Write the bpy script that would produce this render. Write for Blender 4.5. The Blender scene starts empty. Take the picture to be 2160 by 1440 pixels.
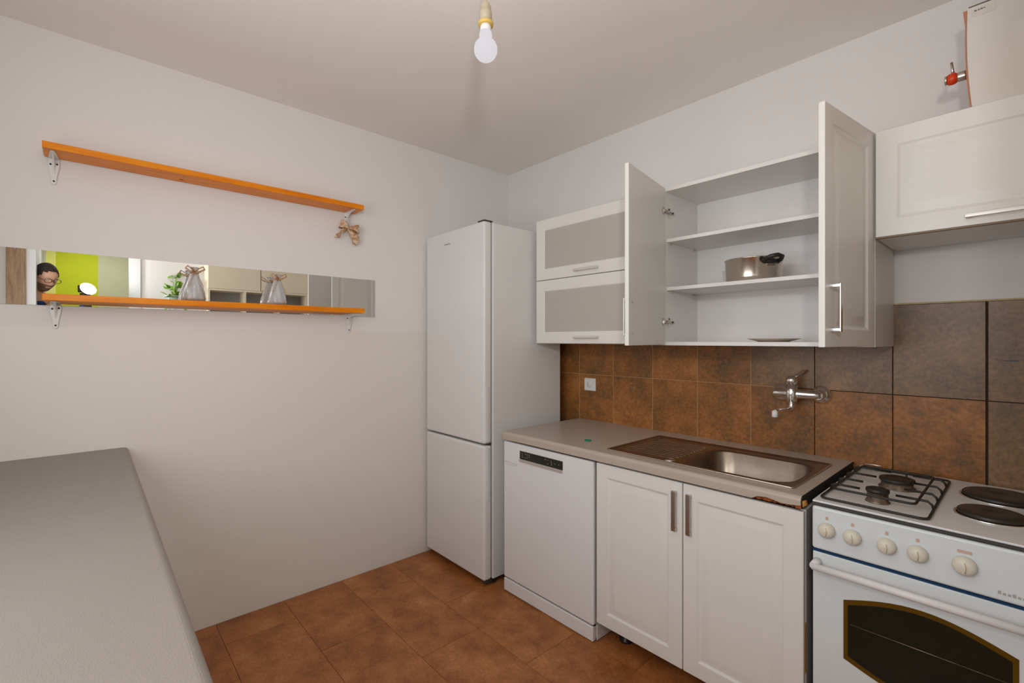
import bpy, bmesh, math, random
from mathutils import Vector, Matrix, Quaternion
random.seed(7)
C = bpy.context.scene.collection
PI = math.pi

# ------------------------------------------------------------------ camera, world, lights, exposure
cam_d = bpy.data.cameras.new('camera'); cam = bpy.data.objects.new('camera', cam_d); C.objects.link(cam)
bpy.context.scene.camera = cam
cam.location = (2.623, -2.331, 1.36)
cam_d.sensor_width = 36; cam_d.lens = 36 * 989.0 / 2160.0
cam_d.shift_y = -2.0 / 2160.0
cam_d.clip_start = 0.02
cam.rotation_euler = (PI / 2, 0, math.atan2(0.7424, 0.670))

def lin(r, g, b):
    f = lambda c: (c / 12.92 if c <= 0.04045 else ((c + 0.055) / 1.055) ** 2.4)
    return (f(r / 255), f(g / 255), f(b / 255), 1)

w = bpy.data.worlds.new('world'); bpy.context.scene.world = w; w.use_nodes = True
w.node_tree.nodes['Background'].inputs[0].default_value = (0.75, 0.87, 1.0, 1)
w.node_tree.nodes['Background'].inputs[1].default_value = 1.0

def light(name, kind, loc, aim, energy, col, size=0.1, size_y=None, spread=None):
    d = bpy.data.lights.new(name, kind); d.energy = energy; d.color = col
    if kind == 'AREA':
        if size_y: d.shape = 'RECTANGLE'; d.size = size; d.size_y = size_y
        else: d.shape = 'DISK'; d.size = size
        if spread: d.spread = spread
    else: d.shadow_soft_size = size
    o = bpy.data.objects.new(name, d); C.objects.link(o); o.location = loc
    if aim is not None:
        o.rotation_euler = (Vector(aim) - Vector(loc)).to_track_quat('-Z', 'Y').to_euler()
    return o
light('window_fill', 'AREA', (1.80, -2.93, 1.62), (1.75, 0, 1.45), 29, (0.97, 0.98, 1.0), 1.4, 1.15)  # soft fill light, added in front of the unseen window
light('speedlight_beam', 'AREA', (2.755, -2.335, 1.80), (1.60, -1.80, 2.50), 18, (1.0, 0.98, 0.96), 0.11)
light('hall_fill', 'AREA', (3.9, -2.3, 2.55), (3.9, -2.3, 0), 24, (1.0, 0.95, 0.88), 0.5)  # added fill light under the hall ceiling, no fitting there

vs = bpy.context.scene.view_settings
vs.view_transform = 'Standard'; vs.look = 'None'; vs.gamma = 1.0; vs.use_curve_mapping = False
vs.exposure = -0.64

# ------------------------------------------------------------------ materials
def mat(name, col, rough=0.5, metal=0.0, var=None, vscale=8.0, bump=0.0, bscale=60.0, spec=0.5,
        trans=0.0, ior=1.45, emit=None, estr=0.0, coat=0.0, stretch=None, fine=0.0, rnd=0.0, alpha=1.0):
    m = bpy.data.materials.new(name); m.use_nodes = True
    nt = m.node_tree; b = nt.nodes['Principled BSDF']
    b.inputs['Base Color'].default_value = col
    b.inputs['Roughness'].default_value = rough
    b.inputs['Metallic'].default_value = metal
    b.inputs['Specular IOR Level'].default_value = spec
    b.inputs['IOR'].default_value = ior
    b.inputs['Transmission Weight'].default_value = trans
    b.inputs['Coat Weight'].default_value = coat
    b.inputs['Alpha'].default_value = alpha
    if emit:
        b.inputs['Emission Color'].default_value = emit; b.inputs['Emission Strength'].default_value = estr
    tc = nt.nodes.new('ShaderNodeTexCoord')
    vec = tc.outputs['Object']
    if stretch:
        mp = nt.nodes.new('ShaderNodeMapping'); mp.inputs['Scale'].default_value = stretch
        nt.links.new(vec, mp.inputs['Vector']); vec = mp.outputs['Vector']
    if rnd:
        oi = nt.nodes.new('ShaderNodeObjectInfo'); ml = nt.nodes.new('ShaderNodeMath'); ml.operation = 'MULTIPLY'
        ml.inputs[1].default_value = rnd; nt.links.new(oi.outputs['Random'], ml.inputs[0])
        va = nt.nodes.new('ShaderNodeVectorMath'); va.operation = 'ADD'
        nt.links.new(vec, va.inputs[0]); nt.links.new(ml.outputs[0], va.inputs[1]); vec = va.outputs[0]
    # slight wear / tone variation, always present so every surface is procedural
    n1 = nt.nodes.new('ShaderNodeTexNoise'); n1.inputs['Scale'].default_value = vscale; n1.inputs['Detail'].default_value = 6
    n1.inputs['Roughness'].default_value = 0.62
    nt.links.new(vec, n1.inputs['Vector'])
    rp = nt.nodes.new('ShaderNodeValToRGB'); el = rp.color_ramp.elements
    if var is None:
        c2 = tuple(x * 0.965 for x in col[:3]) + (1,)
        var = [(0.35, c2), (0.65, col)]
    while len(el) < len(var): el.new(0.5)
    for e, (p, c) in zip(el, var): e.position = p; e.color = c
    src = n1.outputs['Fac']
    if fine:
        n3 = nt.nodes.new('ShaderNodeTexNoise'); n3.inputs['Scale'].default_value = vscale * 14; n3.inputs['Detail'].default_value = 3
        nt.links.new(vec, n3.inputs['Vector'])
        mx = nt.nodes.new('ShaderNodeMix'); mx.data_type = 'FLOAT'; mx.inputs[0].default_value = fine
        nt.links.new(n1.outputs['Fac'], mx.inputs[2]); nt.links.new(n3.outputs['Fac'], mx.inputs[3]); src = mx.outputs[0]
    nt.links.new(src, rp.inputs['Fac']); nt.links.new(rp.outputs['Color'], b.inputs['Base Color'])
    if bump:
        n2 = nt.nodes.new('ShaderNodeTexNoise'); n2.inputs['Scale'].default_value = bscale; n2.inputs['Detail'].default_value = 4
        nt.links.new(vec, n2.inputs['Vector'])
        bp = nt.nodes.new('ShaderNodeBump'); bp.inputs['Strength'].default_value = bump; bp.inputs['Distance'].default_value = 0.004
        nt.links.new(n2.outputs['Fac'], bp.inputs['Height']); nt.links.new(bp.outputs['Normal'], b.inputs['Normal'])
    return m

M = {}
M['wall'] = mat('white_wall_paint', (0.80, 0.775, 0.755, 1), 0.75, vscale=1.2, bump=0.12, bscale=90)
M['ceiling'] = mat('ceiling_paint', (0.92, 0.875, 0.83, 1), 0.85, vscale=1.0, bump=0.08)
M['panel'] = mat('white_laminate', (0.82, 0.80, 0.775, 1), 0.32, vscale=2.0)
M['foil'] = mat('cream_foil_door', (0.80, 0.785, 0.745, 1), 0.38, vscale=2.0)
M['white'] = mat('white_enamel', (0.80, 0.80, 0.80, 1), 0.22, vscale=2.0)
M['fridge'] = mat('white_fridge_coat', (0.77, 0.76, 0.745, 1), 0.35, vscale=2.0, bump=0.05, bscale=260)
M['enamel'] = mat('bluish_white_enamel', (0.74, 0.79, 0.80, 1), 0.2, vscale=2.0)
M['knob'] = mat('cream_plastic', (0.74, 0.70, 0.58, 1), 0.35)
M['white_pl'] = mat('white_plastic', (0.8, 0.79, 0.77, 1), 0.4)
M['dark'] = mat('dark_shadow_gap', (0.012, 0.011, 0.01, 1), 0.7)
M['black'] = mat('black_plastic', (0.02, 0.019, 0.016, 1), 0.3)
M['charcoal'] = mat('charcoal_sheet', (0.05, 0.048, 0.042, 1), 0.6)
M['iron'] = mat('black_enamelled_iron', (0.022, 0.018, 0.014, 1), 0.45, bump=0.3)
M['hot'] = mat('cast_iron_plate', (0.03, 0.026, 0.02, 1), 0.35, bump=0.15)
M['brass'] = mat('sooty_burner_metal', (0.30, 0.22, 0.15, 1), 0.4, 0.8, var=[(0.3, (0.10, 0.07, 0.05, 1)), (0.7, (0.42, 0.33, 0.24, 1))], vscale=30)
M['chrome'] = mat('chrome', (0.95, 0.95, 0.95, 1), 0.17, 1.0, var=[(0, (0.95, 0.95, 0.95, 1)), (1, (0.95, 0.95, 0.95, 1))])
M['nickel'] = mat('brushed_nickel', (0.62, 0.58, 0.52, 1), 0.28, 1.0, vscale=30)
M['satin'] = mat('satin_metal', (0.72, 0.70, 0.67, 1), 0.42, 0.5)
M['steel'] = mat('stainless_steel', (0.56, 0.50, 0.44, 1), 0.30, 1.0, vscale=14, var=[(0.3, (0.27, 0.215, 0.17, 1)), (0.7, (0.36, 0.295, 0.24, 1))])  # brown tint puts the reflection of the tiles into the steel colour
M['satin_steel'] = mat('rim_highlight_steel', (0.66, 0.58, 0.50, 1), 0.3, 1.0)
M['pot'] = mat('pot_steel', (0.70, 0.62, 0.54, 1), 0.2, 1.0)
M['mirror'] = mat('mirror_silver', (0.93, 0.94, 0.92, 1), 0.0, 1.0, var=[(0.0, (0.93, 0.94, 0.92, 1)), (1.0, (0.93, 0.94, 0.92, 1))])
M['glass_edge'] = mat('mirror_edge_glass', (0.55, 0.60, 0.55, 1), 0.2)
M['frost'] = mat('frosted_glass', (0.50, 0.465, 0.42, 1), 0.45, spec=0.6, vscale=2)
M['ribglass'] = mat('ribbed_white_glass', (0.95, 0.95, 0.97, 1), 0.12, trans=0.72, ior=1.4, var=[(0, (0.95, 0.95, 0.97, 1)), (1, (0.95, 0.95, 0.97, 1))])
M['glass'] = mat('clear_glass', (0.97, 0.98, 1.0, 1), 0.03, trans=1.0, ior=1.45, var=[(0, (0.97, 0.98, 1, 1)), (1, (0.97, 0.98, 1, 1))])
M['orange'] = mat('varnished_orange_wood', lin(198, 108, 26), 0.35, vscale=6, stretch=(6, 0.7, 6),
                  var=[(0.3, lin(222, 120, 10)), (0.7, lin(246, 152, 20))], spec=0.25)
M['burlap'] = mat('burlap', lin(190, 152, 116), 0.9, vscale=60, var=[(0.45, lin(182, 136, 98)), (0.60, lin(228, 206, 180))], bump=0.5, bscale=300)
M['worktop'] = mat('grey_beige_worktop', lin(186, 172, 158), 0.32, vscale=3, bump=0.05, bscale=300)
M['worktop_l'] = mat('grey_worktop', lin(143, 135, 128), 0.42, vscale=3, bump=0.25, bscale=420)
M['chip'] = mat('chipped_board_core', lin(120, 60, 28), 0.9, vscale=90, var=[(0.35, lin(74, 34, 14)), (0.65, lin(168, 92, 44))], bump=0.8, bscale=200)
M['chipw'] = mat('torn_yellow_splinter', lin(205, 150, 70), 0.8)
M['caulk'] = mat('yellowed_caulk', lin(196, 176, 130), 0.7)
M['oily'] = mat('oily_edge_film', lin(150, 124, 98), 0.5)
M['trimw'] = mat('door_trim_paint', (0.72, 0.72, 0.72, 1), 0.5)
M['tile'] = mat('brown_wall_tile', lin(96, 62, 36), 0.42, vscale=6, fine=0.38, rnd=23.0, bump=0.10, bscale=50,
                var=[(0.34, lin(94, 72, 44)), (0.46, lin(132, 88, 46)), (0.56, lin(158, 102, 50)), (0.68, lin(178, 124, 68))])
M['tile_sheen'] = mat('brown_wall_tile_sheen', lin(96, 70, 50), 0.36, vscale=6, fine=0.38, rnd=31.0, bump=0.10, bscale=50,
                var=[(0.34, lin(92, 76, 54)), (0.46, lin(120, 92, 62)), (0.56, lin(138, 104, 70)), (0.68, lin(158, 124, 88))])  # greyer copy with the grey sheen of the right-hand tiles painted in
M['grout'] = mat('tan_grout', lin(186, 146, 98), 0.8)
M['grout_d'] = mat('dark_grout', lin(52, 38, 22), 0.85)
M['floor'] = mat('brown_floor_tile', lin(130, 78, 46), 0.40, vscale=7.5, fine=0.30, rnd=17.0, bump=0.08, bscale=80,
                 var=[(0.34, lin(126, 76, 38)), (0.46, lin(154, 94, 48)), (0.57, lin(174, 111, 60)), (0.70, lin(194, 136, 84))])
M['floor_g'] = mat('floor_grout', lin(176, 122, 78), 0.8)
M['blue'] = mat('dark_blue_trim', lin(10, 58, 96), 0.4)
M['redprint'] = mat('faded_red_print', lin(206, 176, 160), 0.5)
M['greyprint'] = mat('grey_print', lin(176, 170, 164), 0.5)
M['lightprint'] = mat('light_print', lin(160, 165, 140), 0.5)
M['oven_glass'] = mat('dark_oven_glass', (0.012, 0.014, 0.008, 1), 0.08, spec=0.4)
M['amber'] = mat('amber_glass_border', lin(96, 68, 12), 0.15)
M['green_cap'] = mat('green_bottle_cap', lin(20, 130, 90), 0.4)
M['terracotta'] = mat('terracotta_edge', lin(190, 125, 95), 0.6)
M['valve'] = mat('red_orange_valve', lin(214, 62, 14), 0.35)
M['casing'] = mat('cream_casing', (0.70, 0.66, 0.60, 1), 0.45)
M['paper'] = mat('casing_label', (0.66, 0.62, 0.55, 1), 0.6)
M['ink'] = mat('grey_ink', lin(96, 88, 76), 0.8)
M['plate'] = mat('beige_plate', lin(190, 172, 152), 0.3)
M['bulb'] = mat('lit_bulb', (0.04, 0.04, 0.04, 1), 0.6, spec=0.1, var=[(0, (0.04, 0.04, 0.04, 1)), (1, (0.04, 0.04, 0.04, 1))], emit=(1.0, 0.96, 1.0, 1), estr=1.06)
M['socket'] = mat('ivory_lamp_holder', lin(190, 176, 150), 0.4)
M['cord'] = mat('cream_cord', lin(200, 180, 150), 0.5)
M['amberring'] = mat('amber_ring', lin(222, 184, 96), 0.4)
M['green_wall'] = mat('lime_wall_paint', lin(172, 182, 20), 0.8)
M['yellow_strip'] = mat('pale_yellow_strip', lin(205, 205, 110), 0.8)
M['olive'] = mat('olive_wall_paint', lin(176, 178, 150), 0.8)
M['grey_ward'] = mat('grey_wardrobe', lin(165, 165, 168), 0.6)
M['brownwood'] = mat('brown_wood', lin(150, 118, 86), 0.5, stretch=(4, 4, 0.5), var=[(0.35, lin(128, 98, 70)), (0.65, lin(170, 140, 108))])
M['beige'] = mat('beige_cabinet', lin(238, 226, 202), 0.5)
M['beige_d'] = mat('tan_cabinet', lin(240, 212, 160), 0.5)
M['skin'] = mat('skin', lin(218, 168, 142), 0.5)
M['hair'] = mat('short_dark_hair', lin(48, 42, 40), 0.8, bump=0.6, bscale=400)
M['beard'] = mat('stubble', lin(132, 100, 84), 0.7)
M['jacket'] = mat('blue_jacket', lin(22, 58, 110), 0.8)
M['denim'] = mat('dark_trousers', lin(40, 46, 60), 0.9)
M['leaf'] = mat('green_leaf', lin(88, 140, 28), 0.5, var=[(0.35, lin(48, 112, 22)), (0.65, lin(150, 184, 50))], vscale=14)
M['planter'] = mat('pale_planter', lin(196, 202, 200), 0.4)
M['flashw'] = mat('flash_face', (0.9, 0.92, 1, 1), 0.4, emit=(0.95, 0.97, 1.0, 1), estr=2.0)

# wall with two paints: matt white above a cream washable paint below z = 1.415
def two_paint():
    m = mat('two_tone_wall_paint', (0.7, 0.7, 0.7, 1), 0.6, bump=0.10, bscale=90)
    nt = m.node_tree; b = nt.nodes['Principled BSDF']
    for l in list(b.inputs['Base Color'].links): nt.links.remove(l)
    g = nt.nodes.new('ShaderNodeNewGeometry'); s = nt.nodes.new('ShaderNodeSeparateXYZ'); nt.links.new(g.outputs['Position'], s.inputs[0])
    gt = nt.nodes.new('ShaderNodeMath'); gt.operation = 'GREATER_THAN'; gt.inputs[1].default_value = 1.415; nt.links.new(s.outputs['Z'], gt.inputs[0])
    mx = nt.nodes.new('ShaderNodeMix'); mx.data_type = 'RGBA'; nt.links.new(gt.outputs[0], mx.inputs[0])
    mx.inputs[6].default_value = (0.79, 0.745, 0.69, 1); mx.inputs[7].default_value = (0.80, 0.775, 0.755, 1)
    nt.links.new(mx.outputs[2], b.inputs['Base Color'])
    mr = nt.nodes.new('ShaderNodeMapRange'); nt.links.new(gt.outputs[0], mr.inputs[0]); mr.inputs[3].default_value = 0.38; mr.inputs[4].default_value = 0.8
    nt.links.new(mr.outputs[0], b.inputs['Roughness'])
    return m
M['wall2'] = two_paint()

# ------------------------------------------------------------------ mesh helpers (all in world coordinates)
class MB:
    def __init__(s): s.v = []; s.f = []; s.m = []; s.s = []
    def add(s, vs, fs, mi=0, smooth=False, T=None):
        o = len(s.v)
        for p in vs: s.v.append((T @ Vector(p)) if T is not None else Vector(p))
        for f in fs: s.f.append([o + i for i in f]); s.m.append(mi); s.s.append(smooth)
        return s
    def box(s, a, b, mi=0, T=None):
        x0, y0, z0 = [min(p, q) for p, q in zip(a, b)]; x1, y1, z1 = [max(p, q) for p, q in zip(a, b)]
        return s.add([(x0, y0, z0), (x1, y0, z0), (x1, y1, z0), (x0, y1, z0), (x0, y0, z1), (x1, y0, z1), (x1, y1, z1), (x0, y1, z1)],
                     [(0, 3, 2, 1), (4, 5, 6, 7), (0, 1, 5, 4), (1, 2, 6, 5), (2, 3, 7, 6), (3, 0, 4, 7)], mi, False, T)
    def tube(s, pts, r, n=10, mi=0, closed=False, cap=True, T=None, flat=None):
        pts = [Vector(p) for p in pts]; rs = r if isinstance(r, (list, tuple)) else [r] * len(pts)
        vs = []; N = len(pts); up = None
        for i, p in enumerate(pts):
            if closed: d = (pts[(i + 1) % N] - pts[i - 1])
            else: d = pts[min(i + 1, N - 1)] - pts[max(i - 1, 0)]
            d.normalize()
            if up is None:
                up = Vector((0, 0, 1)) if abs(d.z) < 0.9 else Vector((1, 0, 0))
            a = (up - d * up.dot(d)).normalized(); b = d.cross(a); up = a
            for k in range(n):
                t = 2 * PI * k / n
                vs.append(p + (a * math.cos(t) * (flat if flat else 1) + b * math.sin(t)) * rs[i])
        fs = []
        for i in range(N if closed else N - 1):
            j = (i + 1) % N
            for k in range(n):
                l = (k + 1) % n; fs.append((i * n + k, i * n + l, j * n + l, j * n + k))
        s.add(vs, fs, mi, True, T)
        if cap and not closed:
            o = len(s.v) - N * n
            s.f.append([o + k for k in range(n)][::-1]); s.m.append(mi); s.s.append(False)
            s.f.append([o + (N - 1) * n + k for k in range(n)]); s.m.append(mi); s.s.append(False)
        return s
    def lathe(s, prof, c, axis=(0, 0, 1), n=32, mi=0, T=None, smooth=True, sx=1.0):
        q = Vector((0, 0, 1)).rotation_difference(Vector(axis).normalized()); c = Vector(c); vs = []
        for r, h in prof:
            for k in range(n):
                t = 2 * PI * k / n
                vs.append(c + q @ Vector((r * math.cos(t) * sx, r * math.sin(t), h)))
        fs = []
        for i in range(len(prof) - 1):
            for k in range(n):
                l = (k + 1) % n; fs.append((i * n + k, i * n + l, (i + 1) * n + l, (i + 1) * n + k))
        o = len(s.v); s.add(vs, fs, mi, smooth, T)
        if prof[0][0] > 1e-6: s.f.append([o + k for k in range(n)][::-1]); s.m.append(mi); s.s.append(False)
        if prof[-1][0] > 1e-6: s.f.append([o + (len(prof) - 1) * n + k for k in range(n)]); s.m.append(mi); s.s.append(False)
        return s
    def prism(s, poly, d, mi=0, T=None):       # poly: 3-D points in a plane, d: extrusion vector
        n = len(poly); d = Vector(d); vs = [Vector(p) for p in poly] + [Vector(p) + d for p in poly]
        fs = [tuple(range(n))[::-1], tuple(range(n, 2 * n))] + [(i, (i + 1) % n, n + (i + 1) % n, n + i) for i in range(n)]
        return s.add(vs, fs, mi, False, T)
    def rings(s, O, u, v, nrm, W, H, loops, thick, hole=False, mi=0, cut=None):
        """door leaf: O corner of front face, loops = [(inset, depth)], depth along nrm; closed at the back"""
        O, u, v, nrm = map(Vector, (O, u, v, nrm)); vs = []; fs = []
        for ins, dep in loops:
            for a, b in ((ins, ins), (W - ins, ins), (W - ins, H - ins), (ins, H - ins)):
                vs.append(O + u * a + v * b + nrm * dep)
        L = len(loops)
        for i in range(L - 1):
            for k in range(4):
                l = (k + 1) % 4; fs.append((i * 4 + k, i * 4 + l, (i + 1) * 4 + l, (i + 1) * 4 + k))
        o = len(vs)
        for a, b in ((0, 0), (W, 0), (W, H), (0, H)): vs.append(O + u * a + v * b - nrm * thick)
        for k in range(4):
            l = (k + 1) % 4; fs.append((o + k, o + l, l, k))
        if hole:
            ins = loops[-1][0]; p = len(vs)
            for a, b in ((ins, ins), (W - ins, ins), (W - ins, H - ins), (ins, H - ins)): vs.append(O + u * a + v * b - nrm * thick)
            for k in range(4):
                l = (k + 1) % 4
                fs.append(((L - 1) * 4 + k, (L - 1) * 4 + l, p + l, p + k)); fs.append((o + l, o + k, p + k, p + l))
        else:
            i = (L - 1) * 4; fs.append((i, i + 1, i + 2, i + 3)); fs.append((o + 3, o + 2, o + 1, o))
        return s.add(vs, fs, mi)

ORG = {}
def _tag(o, label, cat, group, kind):
    if label: o['label'] = label
    if cat: o['category'] = cat
    if group: o['group'] = group
    if kind: o['kind'] = kind
def thing(name, label, cat, base, group=None):
    o = bpy.data.objects.new(name, None); C.objects.link(o); o.location = base; o.empty_display_size = 0.05
    ORG[o] = Vector(base); _tag(o, label, cat, group, None); return o
def obj(name, mb, mats, parent=None, base=None, label=None, cat=None, group=None, kind=None, bev=0.0, seg=2, ang=35, sub=0, solid=0.0):
    if not isinstance(mats, (list, tuple)): mats = [mats]
    org = ORG[parent] if parent is not None else Vector(base) if base else Vector((0, 0, 0))
    me = bpy.data.meshes.new(name)
    me.from_pydata([tuple(p - org) for p in mb.v], [], mb.f)
    for m in mats: me.materials.append(M[m])
    me.polygons.foreach_set('material_index', mb.m); me.polygons.foreach_set('use_smooth', mb.s)
    bm = bmesh.new(); bm.from_mesh(me); bmesh.ops.recalc_face_normals(bm, faces=bm.faces); bm.to_mesh(me); bm.free()
    o = bpy.data.objects.new(name, me); C.objects.link(o)
    if parent is not None: o.parent = parent
    else: o.location = org
    ORG[o] = org
    if solid:
        m = o.modifiers.new('solid', 'SOLIDIFY'); m.thickness = solid; m.offset = 0
    if bev:
        m = o.modifiers.new('bevel', 'BEVEL'); m.width = bev; m.segments = seg; m.limit_method = 'ANGLE'; m.angle_limit = math.radians(ang)
        for p in me.polygons: p.use_smooth = True
        m2 = o.modifiers.new('wn', 'WEIGHTED_NORMAL'); m2.keep_sharp = True
    if sub:
        m = o.modifiers.new('sub', 'SUBSURF'); m.levels = sub; m.render_levels = sub
    _tag(o, label, cat, group, kind)
    return o
def B(a, b, mi=0): return MB().box(a, b, mi)
def text(name, body, size, loc, xdir, ydir, m, parent, depth=0.0004):
    cu = bpy.data.curves.new(name, 'FONT'); cu.body = body; cu.size = size; cu.extrude = depth
    t = bpy.data.objects.new(name, cu); C.objects.link(t)
    dg = bpy.context.evaluated_depsgraph_get(); me = bpy.data.meshes.new_from_object(t.evaluated_get(dg))
    bpy.data.objects.remove(t)
    X = Vector(xdir).normalized(); Y = Vector(ydir).normalized(); Z = X.cross(Y)
    R = Matrix((X, Y, Z)).transposed().to_4x4(); R.translation = Vector(loc) - ORG[parent]
    me.transform(R); me.materials.clear(); me.materials.append(M[m])
    o = bpy.data.objects.new(name, me); C.objects.link(o); o.parent = parent; ORG[o] = ORG[parent]
    return o

# ------------------------------------------------------------------ room shell
H = 2.595; XR = 2.88; YF = -2.95
S = 'structure'
floor = obj('floor', B((-0.15, -3.9, -0.12), (4.75, 0.15, -0.008)), 'floor_g', kind=S, base=(0, 0, 0))
y = 0.0
rows = [(-0.05, -0.355), (-0.355, -0.660), (-0.660, -0.965), (-0.965, -1.270), (-1.270, -1.575), (-1.575, -1.880), (-1.880, -2.185), (-2.185, -2.49), (-2.49, -2.795), (-2.795, -2.949)]
G = 0.0009
for i, (y1, y0) in enumerate(rows):
    x = 1.20 + 0.33 * (2 - i); 
    while x > 0: x -= 0.61
    while x < XR:
        a, b = max(x, 0.001) + G, min(x + 0.61, XR - 0.001) - G
        if b - a > 0.02: obj('tile', B((a, y0 + G, -0.008), (b, y1 - G, 0.0)), 'floor', floor)
        x += 0.61
obj('floor_hall', B((XR, -3.9, -0.02), (4.6, -1.2, 0.0)), 'brownwood', kind=S)
obj('ceiling', B((-0.15, -3.9, H), (4.75, 0.15, H + 0.12)), 'ceiling', kind=S)
obj('wall_left', B((-0.15, YF - 0.1, -0.1), (0, 0.15, H)), 'wall2', kind=S)
wb = obj('wall_back', B((0, 0, -0.1), (4.75, 0.15, H)), 'wall', kind=S)
# tiled splashback: two rows of tiles, every tile a piece
xs = [0.44, 0.6915, 0.9505, 1.213, 1.4715, 1.733, 1.9965, 2.261, 2.519, 2.779, 2.879]
zr = [(0.806, 1.1495), (1.1495, 1.4975)]
obj('grout', MB().box((0.441, -0.0066, 0.807), (1.86, 0, 1.4965)).box((1.86, -0.0035, 0.807), (2.878, 0, 1.4965), 1), ['grout', 'grout_d'], wb)
for j, (z0, z1) in enumerate(zr):
    for i in range(len(xs) - 1):
        g = 0.0018 if i < 5 else 0.0015
        gl = 0.0032 if abs(xs[i] - 2.519) < 0.01 else g; gr = 0.0032 if abs(xs[i + 1] - 2.519) < 0.01 else g
        z0_, z1_ = z0 + (0.0015 if i < 6 else 0.0012), z1 - (0.0015 if i < 6 else 0.0012)
        obj('tile', B((xs[i] + gl, -0.008, z0_), (xs[i + 1] - gr, 0, z1_)), 'tile_sheen' if (j == 1 and i > 4) or i >= 8 else 'tile', wb, bev=0.001, seg=1)
sm = MB(); n = 14; top = []; bot = []
for k in range(n + 1):
    t = k / n; h = 0.0035 * math.sin(PI * t) ** 0.6 * (0.35 + 0.9 * t)
    top.append((2.548 + 0.05 * t, -0.0081, 1.291 + h)); bot.append((2.548 + 0.05 * t, -0.0081, 1.291 - h * 0.7))
sm.prism(top + bot[::-1][1:-1], (0, -0.0008, 0)); obj('black_smear', sm, 'black', wb, label='black smear on the tile')
obj('trim_1', B((2.262, -0.009, 1.4975), (2.878, 0, 1.5035)), 'caulk', kind=S, bev=0.001)
# wall_right with a doorway to the hall
YA, YB, ZD = -2.66, -2.054, 2.32
obj('wall_right', MB().box((XR, YF - 0.1, 0), (XR + 0.08, YA, H)).box((XR, YB, 0), (XR + 0.08, 0, H)).box((XR, YA, ZD), (XR + 0.08, YB, H)), 'wall', kind=S)
obj('trim_2', MB().box((XR - 0.012, YB - 0.005, 0), (XR + 0.092, YB + 0.075, ZD + 0.04)).box((XR - 0.012, YA - 0.03, 0), (XR + 0.092, YA + 0.006, ZD + 0.04))
    .box((XR - 0.012, YA, ZD - 0.005), (XR + 0.092, YB, ZD + 0.04)), 'trimw', kind=S)
# unseen wall_front; its window is added as a source of soft fill light
wx0, wx1, wz0, wz1 = 1.05, 2.60, 1.04, 2.2
obj('wall_front', MB().box((0, YF - 0.12, -0.1), (wx0, YF, H)).box((wx1, YF - 0.12, -0.1), (XR, YF, H)).box((wx0, YF - 0.12, -0.1), (wx1, YF, wz0))
    .box((wx0, YF - 0.12, wz1), (wx1, YF, H)), 'wall', kind=S)
wf = MB()
for a, b in (((wx0, wz0), (wx1, wz0 + 0.05)), ((wx0, wz1 - 0.05), (wx1, wz1)), ((wx0, wz0), (wx0 + 0.05, wz1)), ((wx1 - 0.05, wz0), (wx1, wz1)), ((1.80, wz0), (1.86, wz1))):
    wf.box((a[0], YF - 0.09, a[1]), (b[0], YF - 0.03, b[1]))
win = obj('added_window_1', wf, 'white', kind=S)
obj('pane', B((wx0 + 0.05, YF - 0.065, wz0 + 0.05), (1.80, YF - 0.06, wz1 - 0.05)), 'glass', win)
obj('pane', B((1.86, YF - 0.065, wz0 + 0.05), (wx1 - 0.05, YF - 0.06, wz1 - 0.05)), 'glass', win)
# hall beyond the doorway
obj('wall_hall', MB().box((4.6, -3.9, 0), (4.75, -2.68, H), 2).box((4.6, -2.68, 0), (4.75, -2.602, H), 1).box((4.6, -2.602, 0), (4.75, -2.252, H), 0).box((4.6, -2.252, 0), (4.75, -1.2, H), 2),
    ['green_wall', 'yellow_strip', 'olive'], kind=S)
obj('wall_hall_near', B((XR + 0.08, -1.2, 0), (4.6, -1.1, H)), 'olive', kind=S)
obj('wall_hall_far', B((XR + 0.08, -4.0, 0), (4.6, -3.9, H)), 'olive', kind=S)

# ------------------------------------------------------------------ fridge freezer
fr = thing('fridge_freezer', 'tall white fridge freezer in the corner left of the worktop', 'fridge', (0.31, -0.4, 0))
obj('body', B((0.022, -0.66, 0.03), (0.612, -0.10, 2.018)), 'fridge', fr, bev=0.006)
def fdoor(z0, z1, nm='door'):
    mb = MB().box((0.018, -0.722, z0), (0.612, -0.668, z1)); d = obj(nm, mb, 'fridge', fr, bev=0.012, seg=3); return d
d1 = fdoor(0.789, 2.020); d2 = fdoor(0.035, 0.779)
obj('grip_recess', MB().box((0.6125, -0.712, 0.80), (0.6150, -0.690, 1.10)), 'white', d1, bev=0.0015)
obj('grip_recess', MB().box((0.6125, -0.712, 0.47), (0.6150, -0.690, 0.765)), 'white', d2, bev=0.0015)
obj('hinge_cover', MB().box((0.545, -0.715, 2.0205), (0.605, -0.655, 2.028)), 'charcoal', fr, bev=0.002)
obj('door_gap', B((0.03, -0.690, 0.7792), (0.608, -0.668, 0.7888)), 'charcoal', fr)
obj('bottom_hinge', MB().box((0.585, -0.712, 0.018), (0.608, -0.665, 0.034)), 'charcoal', fr)
lg = MB()
for k in range(7): lg.box((0.222 + k * 0.0095, -0.7235, 1.936 + (0.002 if k % 3 else 0)), (0.2295 + k * 0.0095, -0.7222, 1.943 + (0.003 if k % 2 else 0)))
obj('badge', lg, 'greyprint', d1, label='small grey maker badge')
for x in (0.06, 0.57):
    for yy in (-0.62, -0.15): obj('foot', MB().lathe([(0.018, 0), (0.018, 0.03)], (x, yy, 0), n=12), 'black', fr)
obj('plinth', B((0.03, -0.65, 0.006), (0.604, -0.63, 0.03)), 'dark', fr)

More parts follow.
